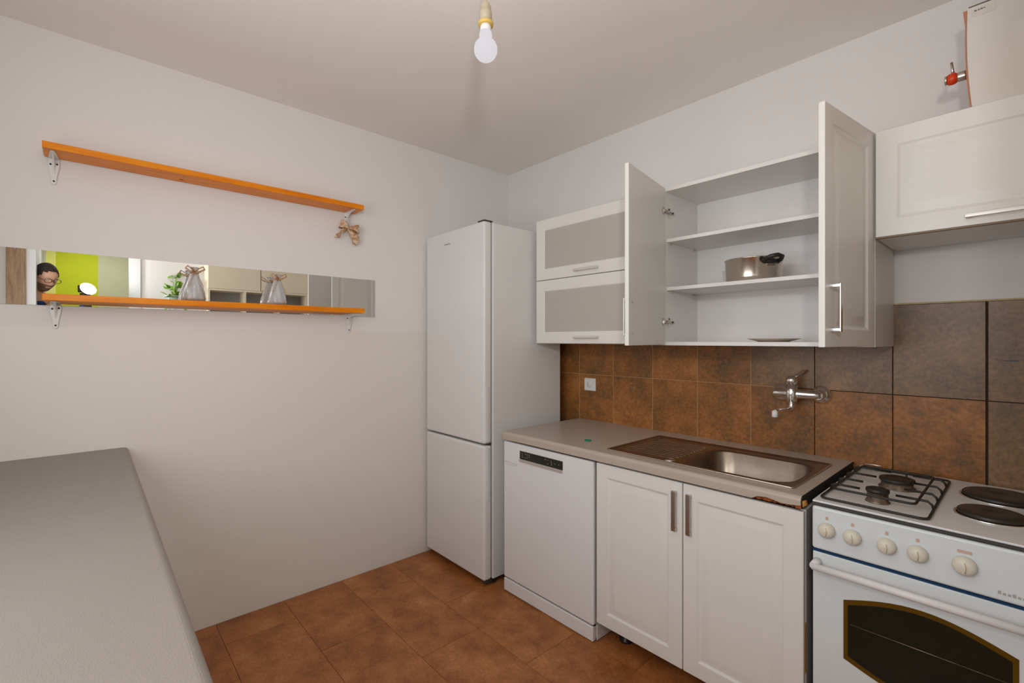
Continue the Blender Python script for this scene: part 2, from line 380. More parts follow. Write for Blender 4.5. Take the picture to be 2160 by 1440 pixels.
# ------------------------------------------------------------------ dishwasher
dw = thing('dishwasher', 'white freestanding dishwasher with a dark control strip under the worktop', 'dishwasher', (1.0, -0.4, 0))
obj('body', B((0.70, -0.625, 0.012), (1.300, -0.06, 0.808)), 'white', dw, bev=0.002)
obj('door', B((0.694, -0.652, 0.078), (1.306, -0.627, 0.815)), 'white', dw, bev=0.008, seg=3)
obj('plinth', B((0.694, -0.650, 0.004), (1.302, -0.6255, 0.071)), 'white', dw, bev=0.004)
obj('side_skirt', B((1.3015, -0.622, 0.004), (1.306, -0.45, 0.071)), 'white', dw)
obj('seam', B((0.70, -0.640, 0.0712), (1.302, -0.6265, 0.0778)), 'dark', dw)
cp = obj('control_panel', B((0.826, -0.6545, 0.741), (1.124, -0.6522, 0.783)), 'black', dw, label='dark glass control strip')
obj('handle', MB().prism([(0.826, -0.6525, 0.741), (0.826, -0.660, 0.737), (0.826, -0.658, 0.727), (0.826, -0.6525, 0.7245)], (0.298, 0, 0)), 'satin', dw, label='brushed metal grip edge')
gl = MB(); random.seed(3)
for gx in [0.843, 0.866, 0.880, 0.894] + [1.008, 1.026, 1.050, 1.074, 1.098]:
    for gz in (0.770, 0.761, 0.752):
        if random.random() < 0.8: gl.box((gx, -0.6550, gz), (gx + random.uniform(0.003, 0.007), -0.6544, gz + random.uniform(0.0022, 0.004)))
obj('symbols', gl, 'lightprint', cp, kind='stuff', label='small pale programme symbols')
tx = MB()
for k in range(9): tx.box((0.704 + k * 0.0115, -0.6526, 0.7035), (0.713 + k * 0.0115, -0.6519, 0.7062))
for k in range(8): tx.box((0.712 + k * 0.0115, -0.6526, 0.6935), (0.720 + k * 0.0115, -0.6519, 0.6955))
obj('printed_lines', tx, 'greyprint', dw, label='two faint grey lines of print')
for x in (0.73, 1.27): obj('foot', MB().lathe([(0.02, 0), (0.02, 0.014)], (x, -0.1, 0), n=12), 'black', dw)

# ------------------------------------------------------------------ doors with a raised field
FRAME = [(0.0, -0.002), (0.002, 0.0), (0.054, 0.0), (0.058, -0.0018), (0.064, -0.0068), (0.070, -0.0072), (0.094, -0.0012), (0.100, -0.0012)]
def bow_handle(name, p0, p1, nrm, parent, m='nickel', w=0.011, off=0.028):
    """flat bar handle from p0 to p1 standing off a door face along nrm"""
    p0, p1, nrm = Vector(p0), Vector(p1), Vector(nrm).normalized(); d = (p1 - p0).normalized(); s = d.cross(nrm)
    mb = MB()
    def bar(a, b, th):
        A, Bb = a, b
        dd = (Bb - A).normalized(); nn = nrm if abs(dd.dot(nrm)) < 0.5 else d
        q = [A + s * w / 2 + nn * th / 2, A - s * w / 2 + nn * th / 2, A - s * w / 2 - nn * th / 2, A + s * w / 2 - nn * th / 2]
        mb.prism(q, Bb - A)
    a = p0 + nrm * off; b = p1 + nrm * off
    bar(a - d * 0.0, b, 0.005); bar(p0 + d * 0.006, p0 + d * 0.006 + nrm * off, 0.010); bar(p1 - d * 0.006, p1 - d * 0.006 + nrm * off, 0.010)
    return obj(name, mb, m, parent, bev=0.0012, seg=1, label='bright metal bar handle')

# base cabinet
bc = thing('base_cabinet', 'cream two-door sink base cabinet between dishwasher and cooker', 'cabinet', (1.73, -0.35, 0.1))
obj('carcass', MB().box((1.322, -0.628, 0.10), (1.338, -0.05, 0.818)).box((2.124, -0.628, 0.10), (2.140, -0.05, 0.818)).box((1.338, -0.628, 0.10), (2.124, -0.05, 0.116)).box((1.338, -0.06, 0.116), (2.124, -0.05, 0.818)), 'panel', bc)
for x0, x1 in ((1.3215, 1.7285), (1.7325, 2.1385)):
    d = obj('door', MB().rings((x0, -0.649, 0.103), (1, 0, 0), (0, 0, 1), (0, -1, 0), x1 - x0, 0.713, FRAME, 0.018), 'foil', bc, bev=0.0015, seg=2, ang=50)
    hx = 1.7000 if x0 < 1.5 else 1.7590
    bow_handle('handle', (hx, -0.649, 0.628), (hx, -0.649, 0.782), (0, -1, 0), d, 'nickel', 0.017, 0.015)
for x in (1.39, 2.08):
    for yy in (-0.52, -0.12): obj('foot', MB().lathe([(0.030, 0), (0.030, 0.008), (0.020, 0.014), (0.020, 0.085), (0.030, 0.0995)], (x, yy, 0), n=16), 'black', bc)
obj('edge_wear', B((2.1392, -0.640, 0.30), (2.1402, -0.629, 0.46)), 'chipw', bc, label='yellowed worn edge banding')

# worktop with sink cut-out
ctx0, ctx1, cty0, cty1, cz0, cz1 = 0.690, 2.134, -0.660, -0.0085, 0.826, 0.866
sx0, sx1, sy0, sy1 = 1.332, 2.094, -0.592, -0.140
wt = thing('worktop', 'grey beige laminate worktop with a chipped right front corner, over the dishwasher', 'worktop', (1.41, -0.33, cz0))
bx0, bx1, by0, by1 = sx0 + 0.02, sx1 - 0.02, sy0 + 0.02, sy1 - 0.02
mb = MB()
xsn = [ctx0, bx0, bx1, ctx1]; ysn = [cty0 + 0.022, by0, by1, cty1]
for i in range(3):
    for j in range(3):
        if i == 1 and j == 1: continue
        mb.box((xsn[i], ysn[j], cz0), (xsn[i + 1], ysn[j + 1], cz1))
# rounded front nosing, eaten away along the bottom near the right end
prof = []
for k in range(9):
    t = PI / 2 + k / 8 * PI / 2
    prof.append((cty0 + 0.016 + 0.016 * math.cos(t), cz1 - 0.016 + 0.016 * math.sin(t)))
def zlow(x):       # lower limit of the intact laminate
    if x < 1.985: return cz0
    t = (x - 1.985) / 0.149
    pts = [(0, 0), (0.12, 0.010), (0.3, 0.014), (0.45, 0.011), (0.6, 0.0065), (0.75, 0.007), (0.9, 0.0095), (1, 0.012)]
    for (a, za), (b, zb) in zip(pts, pts[1:]):
        if t <= b: return cz0 + za + (zb - za) * (t - a) / (b - a)
    return cz0 + 0.012
xx = [ctx0, 1.3, 1.7, 1.98] + [1.985 + 0.149 * k / 24 for k in range(25)]
vs = []; fs = []; nP = len(prof) + 2
for x in xx:
    vs.append((x, cty0 + 0.022, cz1))
    for (py, pz) in prof: vs.append((x, py, pz))
    vs.append((x, cty0, zlow(x)))
for i in range(len(xx) - 1):
    for k in range(nP - 1): fs.append((i * nP + k, i * nP + k + 1, (i + 1) * nP + k + 1, (i + 1) * nP + k))
mb.add(vs, fs, 0, True)
mb.prism([(ctx0, cty0 + 0.022, cz1)] + [(ctx0, a, b) for a, b in prof] + [(ctx0, cty0, cz0), (ctx0, cty0 + 0.022, cz0)], (0.0005, 0, 0))
obj('top', mb, 'worktop', wt)
core = MB()
vs = []; fs = []
for i, x in enumerate(xx):
    r = 0.0022 * math.sin(i * 2.3) if x > 1.985 else 0
    dpt = 0.004 if x < 2.06 else 0.007 + r
    vs += [(x, cty0 + 0.0012 + (dpt if x > 1.985 else 0.0), cz1 - 0.014), (x, cty0 + 0.0012 + (dpt + r if x > 1.985 else 0), cz0 + 0.0003), (x, cty0 + 0.022, cz0 + 0.0003)]
for i in range(len(xx) - 1):
    for k in range(2): fs.append((i * 3 + k, i * 3 + k + 1, (i + 1) * 3 + k + 1, (i + 1) * 3 + k))
core.add(vs, fs)
core.prism([(ctx1, cty0 + 0.0025, cz0 + 0.001), (ctx1, cty1, cz0 + 0.001), (ctx1, cty1, cz1 - 0.001), (ctx1, cty0 + 0.014, cz1 - 0.001), (ctx1, cty0 + 0.0045, cz1 - 0.010)], (0.0012, 0, 0), 1)
core.box((2.118, cty0 + 0.001, cz0 + 0.0005), (2.1352, cty0 + 0.05, cz0 + 0.018))
obj('chipboard_core', core, ['chip', 'charcoal'], wt, label='bare brown chipboard where the edging has broken off')
sp = MB().prism([(2.1358, -0.652, 0.8505), (2.1425, -0.647, 0.8530), (2.1445, -0.640, 0.8365), (2.1360, -0.650, 0.8300)], (0.001, 0.012, 0.0))
obj('splinter', sp, 'chipw', wt, label='pale splinter of torn edging')

# ------------------------------------------------------------------ sink
sk = thing('sink', 'stainless steel inset sink with a ribbed drainer on its left', 'sink', (1.71, -0.37, cz1))
def rrect(x0, x1, y0, y1, r, n=6):
    pts = []
    for cx, cy, a in ((x1 - r, y1 - r, 0), (x0 + r, y1 - r, 90), (x0 + r, y0 + r, 180), (x1 - r, y0 + r, 270)):
        for k in range(n + 1):
            t = math.radians(a + 90 * k / n); pts.append((cx + r * math.cos(t), cy + r * math.sin(t)))
    return pts
def loft(mb, loops, cap_last=True, mi=0, smooth=True):
    n = len(loops[0]); vs = [p for l in loops for p in l]; fs = []
    for i in range(len(loops) - 1):
        for k in range(n): fs.append((i * n + k, i * n + (k + 1) % n, (i + 1) * n + (k + 1) % n, (i + 1) * n + k))
    if cap_last: fs.append(tuple((len(loops) - 1) * n + k for k in range(n)))
    mb.add(vs, fs, mi, smooth)
z = cz1
bwx0, bwx1, bwy0, bwy1 = 1.660, 2.070, -0.560, -0.215      # bowl
mb = MB()
def ringz(x0, x1, y0, y1, r, zz): return [(a, b, zz) for a, b in rrect(x0, x1, y0, y1, r)]
# outer raised rim: up, over and down to the tray level
loft(mb, [ringz(sx0, sx1, sy0, sy1, 0.012, z + 0.0004), ringz(sx0 + 0.002, sx1 - 0.002, sy0 + 0.002, sy1 - 0.002, 0.012, z + 0.0050),
          ringz(sx0 + 0.007, sx1 - 0.007, sy0 + 0.007, sy1 - 0.007, 0.012, z + 0.0050), ringz(sx0 + 0.013, sx1 - 0.013, sy0 + 0.013, sy1 - 0.013, 0.012, z + 0.0012)], False)
# tray between rim and bowl hole (bridge two loops with equal count)
loft(mb, [ringz(sx0 + 0.013, sx1 - 0.013, sy0 + 0.013, sy1 - 0.013, 0.012, z + 0.0012), ringz(bwx0 - 0.012, bwx1 + 0.004, bwy0 - 0.006, bwy1 + 0.012, 0.085, z + 0.0012)], False, smooth=False)
obj('deck', mb, 'steel', sk)
bowl = MB()
loft(bowl, [ringz(bwx0 - 0.012, bwx1 + 0.004, bwy0 - 0.006, bwy1 + 0.012, 0.085, z + 0.0012), ringz(bwx0 - 0.006, bwx1, bwy0 - 0.001, bwy1 + 0.006, 0.085, z + 0.0022),
            ringz(bwx0, bwx1 - 0.004, bwy0 + 0.003, bwy1, 0.085, z - 0.004), ringz(bwx0 + 0.008, bwx1 - 0.012, bwy0 + 0.010, bwy1 - 0.008, 0.085, z - 0.11),
            ringz(bwx0 + 0.022, bwx1 - 0.026, bwy0 + 0.024, bwy1 - 0.022, 0.075, z - 0.142), ringz(bwx0 + 0.05, bwx1 - 0.055, bwy0 + 0.05, bwy1 - 0.05, 0.06, z - 0.150)])
obj('rim', MB().tube([(a, b, z + 0.0030) for a, b in rrect(sx0 + 0.0015, sx1 - 0.0015, sy0 + 0.0015, sy1 - 0.0015, 0.012)], 0.0024, 8, closed=True), 'satin_steel', sk)  # brighter steel added to paint the highlight along the sink rim
bw = obj('bowl', bowl, 'steel', sk)
obj('drain', MB().lathe([(0.0, 0.004), (0.030, 0.003), (0.042, 0.0045), (0.045, 0.0)], (1.86, -0.39, z - 0.1498), n=24), 'chrome', bw)
obj('overflow_hole', MB().lathe([(0.0, 0), (0.009, 0)], (bwx0 + 0.0065, -0.45, z - 0.035), axis=(1, 0, 0), n=14), 'black', bw)
for k in range(11):
    yy = -0.52 + k * 0.030
    obj('rib', MB().tube([(1.372, yy, z + 0.0008), (1.38, yy, z + 0.0013), (1.62 - (0.02 if k in (0, 10) else 0), yy, z + 0.0013), (1.63, yy, z + 0.0004)], 0.0014, 6), 'steel', sk)
obj('plug_hole_cover', MB().lathe([(0.020, 0), (0.020, 0.003), (0.0, 0.0045)], (1.628, -0.560, z + 0.0012), n=20), 'chrome', sk)

# bottle cap on the worktop
obj('bottle_cap', MB().lathe([(0.0, 0.0005), (0.014, 0.0005), (0.0145, 0.004), (0.0165, 0.005), (0.0165, 0.0), ], (1.158, -0.505, cz1), n=20), 'green_cap', base=(1.158, -0.505, cz1),
    label='small green plastic cap lying on the worktop left of the sink', cat='cap')

# ------------------------------------------------------------------ mixer tap on the wall
tp = thing('wall_tap', 'chrome wall-mounted mixer tap on the brown tiles above the sink', 'tap', (1.94, -0.009, 1.128))
for x in (1.866, 2.022):
    obj('wall_flange', MB().lathe([(0.039, 0), (0.0385, 0.004), (0.034, 0.012), (0.024, 0.019), (0.017, 0.024), (0.017, 0.045)], (x, -0.009, 1.128), axis=(0, -1, 0), n=28), 'chrome', tp)
body = MB().tube([(1.850, -0.066, 1.130), (1.860, -0.066, 1.130), (1.895, -0.068, 1.130), (1.93, -0.070, 1.130), (1.965, -0.068, 1.130), (2.01, -0.066, 1.130), (2.035, -0.066, 1.130)], [0.012, 0.0185, 0.0185, 0.023, 0.0185, 0.0170, 0.013], 20)
body.lathe([(0.0, -0.040), (0.017, -0.036), (0.0215, -0.028), (0.0225, 0.0), (0.0225, 0.040)], (1.929, -0.078, 1.130), n=24)
obj('mixer_body', body, 'chrome', tp)
obj('cartridge_cap', MB().lathe([(0.0225, 0.0), (0.0225, 0.020), (0.019, 0.030), (0.010, 0.036), (0.0, 0.037)], (1.929, -0.078, 1.1715), n=24), 'chrome', tp)
obj('lever', MB().tube([(1.933, -0.074, 1.198), (1.945, -0.055, 1.212), (1.958, -0.035, 1.225), (1.966, -0.022, 1.231)], [0.008, 0.0085, 0.0095, 0.007], 10, flat=0.6), 'chrome', tp)
spt = obj('spout', MB().tube([(1.929, -0.080, 1.095), (1.929, -0.080, 1.072), (1.929, -0.088, 1.064), (1.926, -0.13, 1.064), (1.922, -0.20, 1.068), (1.919, -0.235, 1.070), (1.918, -0.243, 1.067)], [0.0115, 0.011, 0.0105, 0.0095, 0.009, 0.009, 0.009], 14), 'chrome', tp)
obj('aerator', MB().lathe([(0.0095, 0), (0.0115, 0.002), (0.0115, 0.022), (0.009, 0.026)], (1.918, -0.243, 1.046), n=18), 'white_pl', spt)

# ------------------------------------------------------------------ socket
so = thing('wall_socket', 'white square wall socket on the brown tiles above the worktop', 'socket', (0.781, -0.009, 1.086))
obj('cover', B((0.737, -0.017, 1.048), (0.825, -0.0085, 1.126)), 'white_pl', so, bev=0.005, seg=3)
obj('insert', MB().lathe([(0.021, 0), (0.020, 0.0018), (0.0, 0.0018)], (0.779, -0.0171, 1.087), axis=(0, -1, 0), n=24), 'white_pl', so)
for dx in (-0.0095, 0.0095): obj('hole', MB().lathe([(0.0025, 0), (0.0, 0.0003)], (0.779 + dx, -0.0190, 1.087), axis=(0, -1, 0), n=10), 'greyprint', so)

# ------------------------------------------------------------------ wall cabinets
def carc(x0, x1, z0, z1, yb=-0.0085, yf=-0.328, shelves=(), t=0.016, back=True):
    mb = MB().box((x0, yf, z0), (x0 + t, yb, z1)).box((x1 - t, yf, z0), (x1, yb, z1)).box((x0 + t, yf, z0), (x1 - t, yb, z0 + t)).box((x0 + t, yf, z1 - t), (x1 - t, yb, z1))
    if back: mb.box((x0 + t, yb - 0.004, z0 + t), (x1 - t, yb, z1 - t))
    return mb
gc = thing('glass_door_wall_cabinet', 'cream wall cabinet with two frosted glass flap doors beside the fridge', 'cabinet', (1.05, -0.17, 1.342))
obj('carcass', carc(0.640, 1.456, 1.342, 2.07), 'panel', gc)
GF = [(0.0, -0.002), (0.002, 0.0), (0.060, 0.0), (0.066, -0.005)]
for z0, z1, hz in ((1.344, 1.7115, 1.378), (1.7145, 2.069, 1.745)):
    d = obj('flap_door', MB().rings((0.642, -0.348, z0), (1, 0, 0), (0, 0, 1), (0, -1, 0), 0.812, z1 - z0, GF, 0.018, hole=True), 'foil', gc, bev=0.0012, ang=50)
    obj('pane', B((0.704, -0.342, z0 + 0.062), (1.392, -0.336, z1 - 0.062)), 'frost', d, label='frosted glass pane')
    bow_handle('handle', (0.945, -0.348, hz), (1.105, -0.348, hz), (0, -1, 0), d, 'satin', 0.012, 0.024)

oc = thing('open_wall_cabinet', 'white wall cabinet above the sink with both doors swung open', 'cabinet', (1.86, -0.17, 1.338))
obj('carcass', carc(1.458, 2.264, 1.338, 2.072), 'panel', oc)
for zz in (1.594, 1.820): obj('shelf', B((1.475, -0.318, zz), (2.247, -0.0135, zz + 0.016)), 'panel', oc, bev=0.0008, seg=1)
pins = MB()
for zz in (1.590, 1.816):
    for yy in (-0.29, -0.06): obj('shelf_pin', MB().box((1.4745, yy, zz - 0.004), (1.484, yy + 0.007, zz + 0.0035)), 'nickel', oc)
def open_door(hx, hy, ang, W, face_left, nm):
    """leaf hinged at (hx, hy); ang = direction of the leaf from hinge; outer face on one side"""
    u = Vector((math.cos(ang), math.sin(ang), 0)); nrm = Vector((-u.y, u.x, 0))
    if face_left: nrm = -nrm if nrm.x > 0 else nrm
    else: nrm = nrm if nrm.x > 0 else -nrm
    O = Vector((hx, hy, 1.340))
    d = obj('door', MB().rings(O, u, (0, 0, 1), nrm, W, 0.731, FRAME, 0.018), 'foil', oc, bev=0.0012, ang=50)
    return d, u, nrm
aL = math.atan2(-0.420, 0.074)
dl, u, nr = open_door(1.458, -0.332, aL, 0.410, True, 'l')
pin = Vector((1.458, -0.332, 0)) + u * 0.376
bow_handle('handle', pin + Vector((0, 0, 1.378)), pin + Vector((0, 0, 1.535)), nr, dl, 'nickel', 0.012, 0.017)
for zz in (1.39, 1.515):
    q = Vector((1.458, -0.332, 0)) + u * 0.376 - nr * 0.0182
    obj('screw', MB().lathe([(0.004, 0), (0.0035, 0.0012), (0.0, 0.0014)], (q.x, q.y, zz), axis=-nr, n=10), 'nickel', dl)
def hinge(zz, du, dn, hx, hy, side):
    mb = MB()
    c = Vector((hx, hy, zz)) + du * 0.028 - dn * 0.018
    mb.lathe([(0.017, 0), (0.017, 0.0018), (0.010, 0.0025), (0.0, 0.0025)], c, axis=-dn, n=18)
    p = c - dn * 0.004
    e = Vector((hx + side * 0.017, hy + 0.045, zz))
    mb.tube([p, (p + e) / 2 + Vector((side * 0.004, 0.0, 0.0)), e], [0.0065, 0.0075, 0.0065], 8)
    mb.box((hx + side * 0.0165, hy + 0.028, zz - 0.021), (hx + side * 0.0195, hy + 0.040, zz + 0.021))
    mb.box((hx + side * 0.0165, hy + 0.020, zz - 0.006), (hx + side * 0.024, hy + 0.075, zz + 0.006))
    mb.tube([(hx + side * 0.021, hy + 0.058, zz), (hx + side * 0.0275, hy + 0.058, zz)], 0.0048, 8, mi=1)
    mb.tube([(hx + side * 0.017, hy + 0.034, zz + 0.015), (hx + side * 0.0225, hy + 0.034, zz + 0.015)], 0.0035, 8, mi=1)
    obj('hinge', mb, ['nickel', 'charcoal'], oc)
for zz in (1.446, 1.962): hinge(zz, u, nr, 1.458, -0.332, 1)
aR = math.atan2(-0.377, -0.049)
dr, u, nr = open_door(2.2635, -0.332, aR, 0.385, False, 'r')
pin = Vector((2.2635, -0.332, 0)) + u * 0.350
bow_handle('handle', pin + Vector((0, 0, 1.386)), pin + Vector((0, 0, 1.530)), nr, dr, 'chrome', 0.012, 0.028)
for zz in (1.446, 1.962): hinge(zz, u, nr, 2.2635, -0.332, -1)

hc = thing('cooker_wall_cabinet', 'shallow white flap-door wall cabinet above the cooker', 'cabinet', (2.57, -0.17, 1.708))
obj('carcass', carc(2.267, 2.866, 1.708, 2.068), 'panel', hc)
d = obj('flap_door', MB().rings((2.268, -0.349, 1.709), (1, 0, 0), (0, 0, 1), (0, -1, 0), 0.597, 0.358, FRAME, 0.018), 'foil', hc, bev=0.0012, ang=50)
bow_handle('handle', (2.488, -0.349, 1.736), (2.648, -0.349, 1.736), (0, -1, 0), d, 'satin', 0.012, 0.024)
obj('oily_edge', B((2.267, -0.3475, 1.7052), (2.866, -0.329, 1.7078)), 'oily', hc, label='yellowed lower edge')

# pot and plates inside the open cabinet
pz = 1.610
pot = thing('cooking_pot', 'shallow stainless steel pot with black loop handles on the middle shelf', 'pot', (1.812, -0.185, pz))
obj('pan', MB().lathe([(0.0, 0.0), (0.100, 0.0), (0.107, 0.006), (0.110, 0.020), (0.112, 0.092), (0.116, 0.096), (0.116, 0.099), (0.109, 0.097), (0.107, 0.03), (0.095, 0.008), (0.0, 0.006)], (1.812, -0.185, pz), n=48), 'pot', pot)
for sgn in (1, -1):
    a = math.radians(-38) if sgn == 1 else math.radians(142)
    c = Vector((1.812 + 0.111 * math.cos(a), -0.185 + 0.111 * math.sin(a), pz + 0.075)); o = Vector((math.cos(a), math.sin(a), 0)); t = Vector((-math.sin(a), math.cos(a), 0))
    obj('bracket', MB().prism([c + t * 0.016 - Vector((0, 0, 0.016)), c - t * 0.016 - Vector((0, 0, 0.016)), c - t * 0.013 + Vector((0, 0, 0.012)), c + t * 0.013 + Vector((0, 0, 0.012))], o * 0.016), 'brass', pot)
    loop = [c + o * 0.010 + t * 0.030, c + o * 0.028 + t * 0.033 + Vector((0, 0, 0.006)), c + o * 0.050 + t * 0.024 + Vector((0, 0, 0.014)), c + o * 0.058 + Vector((0, 0, 0.018)),
            c + o * 0.050 - t * 0.024 + Vector((0, 0, 0.014)), c + o * 0.028 - t * 0.033 + Vector((0, 0, 0.006)), c + o * 0.010 - t * 0.030]
    obj('handle', MB().tube(loop, [0.010, 0.009, 0.008, 0.0085, 0.008, 0.009, 0.010], 10).tube([c + o * 0.012 + t * 0.032, c + o * 0.016, c + o * 0.012 - t * 0.032], 0.010, 8), 'black', pot, label='black plastic loop handle')
obj('plate', MB().lathe([(0.0, 0.0005), (0.058, 0.0005), (0.062, 0.003), (0.098, 0.0125), (0.099, 0.0145), (0.062, 0.0065), (0.0, 0.004)], (1.893, -0.185, 1.3542), n=48), 'plate', base=(1.893, -0.185, 1.3542),
    label='shallow beige plate on the floor of the open cabinet', cat='plate')
obj('bowl', MB().lathe([(0.0, 0.0005), (0.030, 0.0005), (0.034, 0.003), (0.056, 0.020), (0.057, 0.022), (0.034, 0.006), (0.0, 0.004)], (2.130, -0.20, 1.3542), n=32), 'plate', base=(2.130, -0.20, 1.3542),
    label='small beige bowl mostly hidden behind the right open door', cat='bowl')

# ------------------------------------------------------------------ cooker
ck = thing('cooker', 'white freestanding cooker with gas rings, electric plates and a dark oven window', 'cooker', (2.42, -0.34, 0))
X0, X1 = 2.162, 2.662
obj('body', B((X0 + 0.002, -0.625, 0.03), (X1 - 0.002, -0.045, 0.846)), 'charcoal', ck, bev=0.002)  # charcoal sides paint in the shade of the gap beside the worktop
obj('hob_top', MB().box((X0, -0.645, 0.8555), (X1, -0.030, 0.862)), 'white', ck, bev=0.002)
obj('hob_edge', MB().box((X0 - 0.0005, -0.650, 0.8470), (X1, -0.030, 0.8552)), 'charcoal', ck, bev=0.002)
obj('back_rail', MB().tube([(2.185, -0.062, 0.8625), (2.185, -0.062, 0.876), (2.235, -0.062, 0.876), (2.235, -0.062, 0.8625)], 0.003, 8), 'nickel', ck)
# control panel
cpn = obj('control_panel', B((X0, -0.652, 0.7125), (X1, -0.630, 0.8465)), 'enamel', ck, bev=0.009, seg=3)
for i, (kx, kz) in enumerate(((2.203, 0.780), (2.268, 0.779), (2.348, 0.779), (2.415, 0.780), (2.507, 0.780))):
    R = 0.021 if i < 4 else 0.023
    k = obj('knob', MB().lathe([(R, 0), (R * 1.06, 0.003), (R * 1.05, 0.009), (R * 0.92, 0.0175), (R * 0.62, 0.022), (0.0, 0.0235)], (kx, -0.6525, kz), axis=(0, -1, 0), n=32), 'knob', ck, label='cream rotary knob')
    obj('pointer_groove', MB().tube([(kx + 0.002, -0.6755, kz + R * 0.55), (kx + 0.0045, -0.6765, kz), (kx + 0.003, -0.6745, kz - R * 0.62)], 0.0009, 6), 'caulk', k)
    if i < 4: pm = MB().prism([(kx - 0.004, -0.6524, kz + 0.030), (kx + 0.004, -0.6524, kz + 0.030), (kx + 0.004, -0.6524, kz + 0.038), (kx, -0.6524, kz + 0.041), (kx - 0.004, -0.6524, kz + 0.038)], (0, -0.0005, 0))
    else: pm = MB().box((kx - 0.014, -0.6529, kz + 0.030), (kx + 0.014, -0.6524, kz + 0.038))
    obj('knob_marking', pm, 'redprint', cpn, label='faded reddish mark above a knob')
lg = MB()
for k in range(8): lg.box((2.567 + k * 0.0085, -0.6529, 0.731), (2.5725 + k * 0.0085, -0.6524, 0.7365 + (0.003 if k % 3 == 0 else 0)))
obj('maker_mark', lg, 'greyprint', cpn, label='faint grey maker lettering')
obj('blue_line', B((X0 + 0.001, -0.6505, 0.7065), (X1, -0.626, 0.7122)), 'blue', ck, label='dark blue trim line')
# oven door with an arched window
od = obj('oven_door', B((X0 + 0.002, -0.650, 0.115), (X1 - 0.002, -0.627, 0.7055)), 'enamel', ck, bev=0.004)
def arch(x0, x1, zb, zt_, sag, yq, n=16):
    pts = [(x0, yq, zb), (x1, yq, zb)] if sag >= 0 else []
    pts = []
    for k in range(n + 1):
        t = k / n; pts.append((x0 + (x1 - x0) * t, yq, zb - 0.042 * math.sin(PI * t)))
    for k in range(n + 1):
        t = 1 - k / n; pts.append((x0 + (x1 - x0) * t, yq, zt_ + sag * math.sin(PI * t)))
    return pts
obj('window_border', MB().prism(arch(2.245, 2.603, 0.408, 0.583, 0.042, -0.6503), (0, -0.0008, 0)), 'amber', od, label='amber printed window border')
obj('window_glass', MB().prism(arch(2.256, 2.592, 0.420, 0.572, 0.040, -0.6512), (0, -0.0006, 0)), 'oven_glass', od, label='dark oven glass')
obj('oven_rack', MB().tube([(2.262, -0.6522, 0.517), (2.588, -0.6522, 0.517)], 0.0011, 6), 'brass', od, label='rack bar seen in the oven window')
hd = MB().tube([(X0 + 0.012, -0.690, 0.672), (X1 - 0.012, -0.690, 0.672)], 0.0105, 14)
hd.tube([(X0 + 0.016, -0.650, 0.676), (X0 + 0.016, -0.690, 0.673)], 0.012, 12).tube([(X1 - 0.016, -0.650, 0.676), (X1 - 0.016, -0.690, 0.673)], 0.012, 12)
obj('handle', hd, 'white_pl', od, label='white round bar handle')
obj('drawer', B((X0 + 0.002, -0.648, 0.03), (X1 - 0.002, -0.627, 0.11)), 'enamel', ck, bev=0.004)
for x in (X0 + 0.04, X1 - 0.04):
    for yy in (-0.58, -0.09): obj('foot', MB().lathe([(0.018, 0), (0.018, 0.03)], (x, yy, 0), n=12), 'black', ck)
HZ = 0.862
def burner(cx, cy, R, hgt):
    b = obj('gas_burner', MB().lathe([(R * 1.1, 0), (R * 1.05, 0.004), (R * 0.92, 0.006), (R * 0.92, hgt), (0, hgt)], (cx, cy, HZ), n=28), 'brass', ck)
    obj('burner_cap', MB().lathe([(R, 0), (R * 1.04, 0.003), (R * 1.02, 0.010), (R * 0.75, 0.0125), (R * 0.7, 0.010), (0, 0.010)], (cx, cy, HZ + hgt), n=28), 'iron', b)
burner(2.318, -0.300, 0.047, 0.022)
burner(2.304, -0.520, 0.029, 0.030)
gz = HZ + 0.025
grate = MB(); r = 0.0037
def rod(pts, rr=None): grate.tube(pts, rr or r, 8)
lo = HZ + 0.005
grate.tube([(a, b, lo) for a, b in rrect(2.176, 2.432, -0.618, -0.085, 0.018, 3)], r, 8, closed=True)
a, b = 2.176, 2.432
grate.tube([(p, q, gz) for p, q in rrect(2.196, 2.398, -0.560, -0.160, 0.014, 3)], r, 8, closed=True)
for yy, la, lb_ in ((-0.500, 2.255, 2.345), (-0.405, 2.245, 2.352), (-0.300, 2.262, 2.362), (-0.190, 2.285, 2.345)):
    rod([(a, yy, lo), (a + 0.004, yy, gz - 0.004), (a + 0.012, yy, gz), (la, yy, gz)])
    rod([(b, yy, lo), (b - 0.004, yy, gz - 0.008), (b - 0.014, yy, gz), (lb_, yy, gz)])
obj('pan_grate', grate, 'iron', ck, label='black wire pan support')
def hotplate(cx, cy, R):
    p = obj('hot_plate', MB().lathe([(R, 0), (R, 0.009), (R * 0.96, 0.012), (R * 0.30, 0.011), (R * 0.26, 0.0095), (0, 0.0095)], (cx, cy, HZ + 0.002), n=48), 'hot', ck, label='black electric hot plate')
    obj('trim_ring', MB().lathe([(R + 0.0075, 0), (R + 0.0065, 0.0032), (R + 0.0005, 0.0032), (R + 0.0003, 0.0)], (cx, cy, HZ + 0.0003), n=48), 'chrome', p)
hotplate(2.560, -0.205, 0.090); hotplate(2.548, -0.440, 0.0725)
hotplate_y = 0
obj('igniter', MB().tube([(2.334, -0.235, HZ), (2.334, -0.235, HZ + 0.04)], 0.0028, 8), 'iron', ck)

